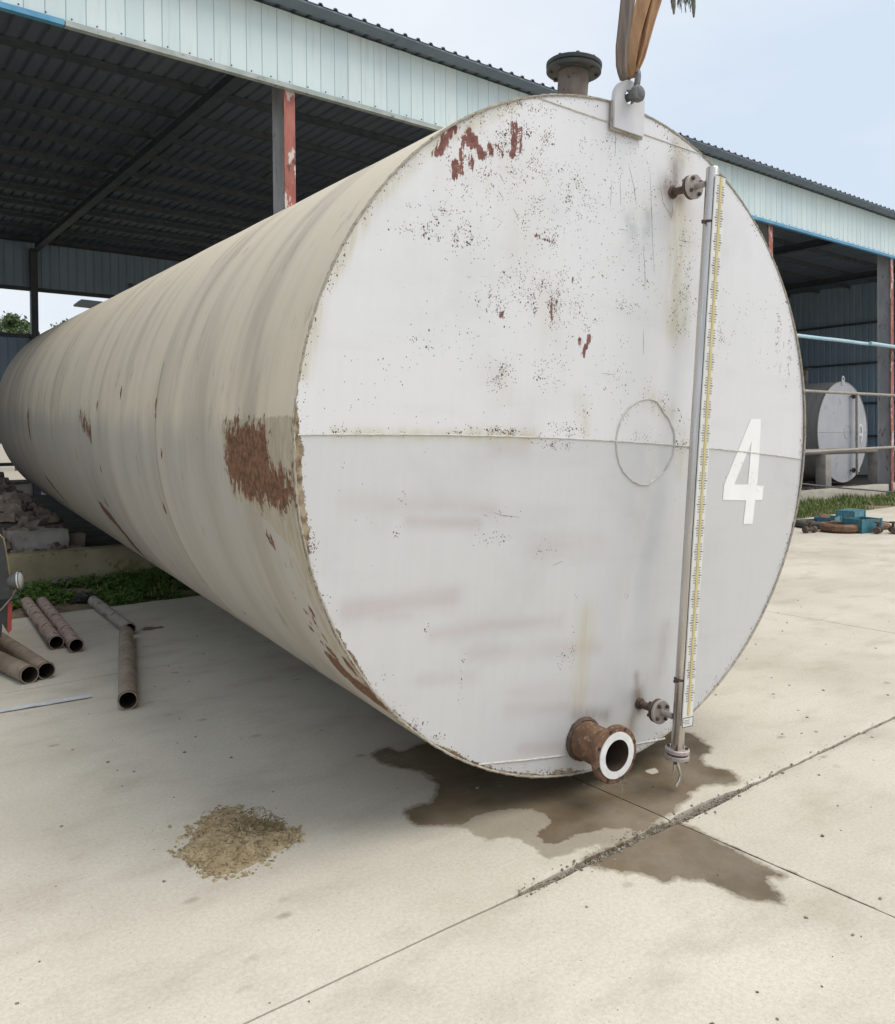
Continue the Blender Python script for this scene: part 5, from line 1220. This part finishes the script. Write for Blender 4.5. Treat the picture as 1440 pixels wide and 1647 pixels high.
m = MB(); m.prism([(p.x, p.z) for p in rp], .02, frame((0, .02, 0), (1, 0, 0), (0, 0, 1), (0, -1, 0))); m.build('reflector', M_TRED, tri, smooth=0)
rp = [tl(-20, 966), tl(12.5, 966), tl(12, 1018), tl(4, 1004), tl(2, 1026), tl(-20, 1026)]
m = MB(); m.prism([(p.x, p.z) for p in rp], .03, frame((0, .03, 0), (1, 0, 0), (0, 0, 1), (0, -1, 0))); m.build('mudflap', M_TBLACK, tri, smooth=0)
for (wx, wy) in ((-.62, .06), (-.62, .93), (-2.9, .5)):
    rw = .28; m = MB(); fr_ = frame((wx, wy, rw), (1, 0, 0), (0, 0, 1), (0, -1, 0))
    m.lathe([(rw * .6, -.05), (rw * .93, -.055), (rw, -.03), (rw, .03), (rw * .93, .055), (rw * .6, .05)], 32, fr_, close=True); wh = m.build('wheel', M_TYRE, tri)
    m = MB(); m.lathe([(rw * .62, -.03), (rw * .6, .02), (rw * .2, .04), (.02, .05)], 24, fr_, (True, True)); m.build('rim', M_STEELD, wh)
m = MB(); m.tube([(-2.9, .5, .28), (-2.75, .5, .62), (-2.62, .5, .95)], .03, 8); m.tube([(-2.62, .2, .98), (-2.62, .8, .98)], .016, 8); m.box((-2.2, .5, .66), (.5, .3, .12)); m.tube([(-2.75, .5, .55), (-2.3, .5, .5), (-1.9, .5, zb_)], .035, 8); m.build('handlebar_frame', M_TBLACK, tri)

# ================================================================== BEYOND THE SHED
def tree(px, py_top, depth, h_crown, w_crown, label, seed, n_=3800):
    top = at_depth(px, py_top, depth); base = Vector((top[0], top[1], -.03)); H_ = top[2]
    root = empty('tree', label, 'tree', Matrix.Translation(base), 'trees beyond the shed')
    r_ = random.Random(seed); m = MB()
    def limb(a_, b_, r0, r1, k=6):
        pts = [a_.lerp(b_, t / k) + Vector((nz(t * .9, seed), nz(t * .9, seed + 5), 0)) * .12 * (b_ - a_).length * math.sin(math.pi * t / k) for t in range(k + 1)]
        m.tube(pts, [r0 + (r1 - r0) * t / k for t in range(k + 1)], 8)
    limb(Vector((0, 0, 0)), Vector((.1, 0, H_ * .9)), H_ * .022, .03)
    cl = []
    for k in range(26):
        a = r_.random() * 6.28; z = H_ - h_crown * r_.random() ** .9; rr = w_crown * .5 * math.sin(math.pi * min(max((H_ - z) / h_crown * .85 + .12, .05), 1)) * (.5 + .5 * r_.random())
        c = Vector((math.cos(a) * rr, math.sin(a) * rr, z)); cl.append((c, w_crown * (.10 + .10 * r_.random())))
        limb(Vector((0, 0, z - h_crown * .25 - .2)), c, .05, .012, 4)
    m.build('trunk', M_BARK, root)
    m = MB()
    for c, s_ in cl:
        for _ in range(n_ // 26):
            d = Vector((r_.gauss(0, 1), r_.gauss(0, 1), r_.gauss(0, .85))); p = c + d * s_ * .55
            if r_.random() > .85: p = p + d * s_ * .35
            q = .07 + .08 * r_.random(); a1 = Vector((r_.gauss(0, 1), r_.gauss(0, 1), r_.gauss(0, 1))).normalized(); a2 = a1.cross(Vector((r_.gauss(0, 1), r_.gauss(0, 1), r_.gauss(0, 1)))).normalized()
            m.add([p - a1 * q, p + a2 * q * .5, p + a1 * q, p - a2 * q * .5], [(0, 1, 2, 3)])
    m.build('crown', M_TREE, root, smooth=0)
tree(26, 508, 44, 4.2, 2.2, 'feathery green tree rising above the rear wall left of the rear post', 3)
tree(-14, 514, 46, 4.0, 2.4, 'feathery green tree at the far edge of the rear wall, beyond the tricycle', 14)
tree(103, 510, 50, 3.6, 1.5, 'slim green tree between the rear post and the street lamp', 23, 2600)
tree(42, 522, 47, 3.6, 1.6, 'low green tree standing close against the rear post', 31, 2600)
# street lamp behind the shed, its arm over the tank
q = Vector(at_depth(122, 489, 27)); q2 = Vector(at_depth(172, 489, 27.6))
lr = Vector((q2 - q)); lr.z = 0; lr.normalize(); px_ = q2 + lr * .55
lamp_r = empty('street_lamp', 'dark flat headed street lamp seen through the rear gap above the tank', 'street lamp', Matrix.Translation((px_.x, px_.y, -.03)))
lz = Vector((px_.x, px_.y, -.03))
m = MB(); m.lathe([(.09, 0), (.09, .05), (.065, .06), (.045, q.z + .1)], 14); m.build('pole', M_STEELD, lamp_r)
m = MB(); m.tube([Vector((0, 0, q.z + .02)), q2 - lz], .035, 10); m.build('arm', M_STEELD, lamp_r)
sdv = lr.cross(Vector((0, 0, 1)))
m = MB(); hd = (q + q2) / 2 - lz; m.prism([(-.52, -.05), (-.50, -.10), (.5, -.13), (.5, .08), (-.36, .10)], .42, frame(hd - sdv * -.21, lr, (0, 0, 1), sdv) if False else frame(hd + sdv * .21, lr, (0, 0, 1), -sdv)); m.build('lamp_head', M_CAP, lamp_r, smooth=0)
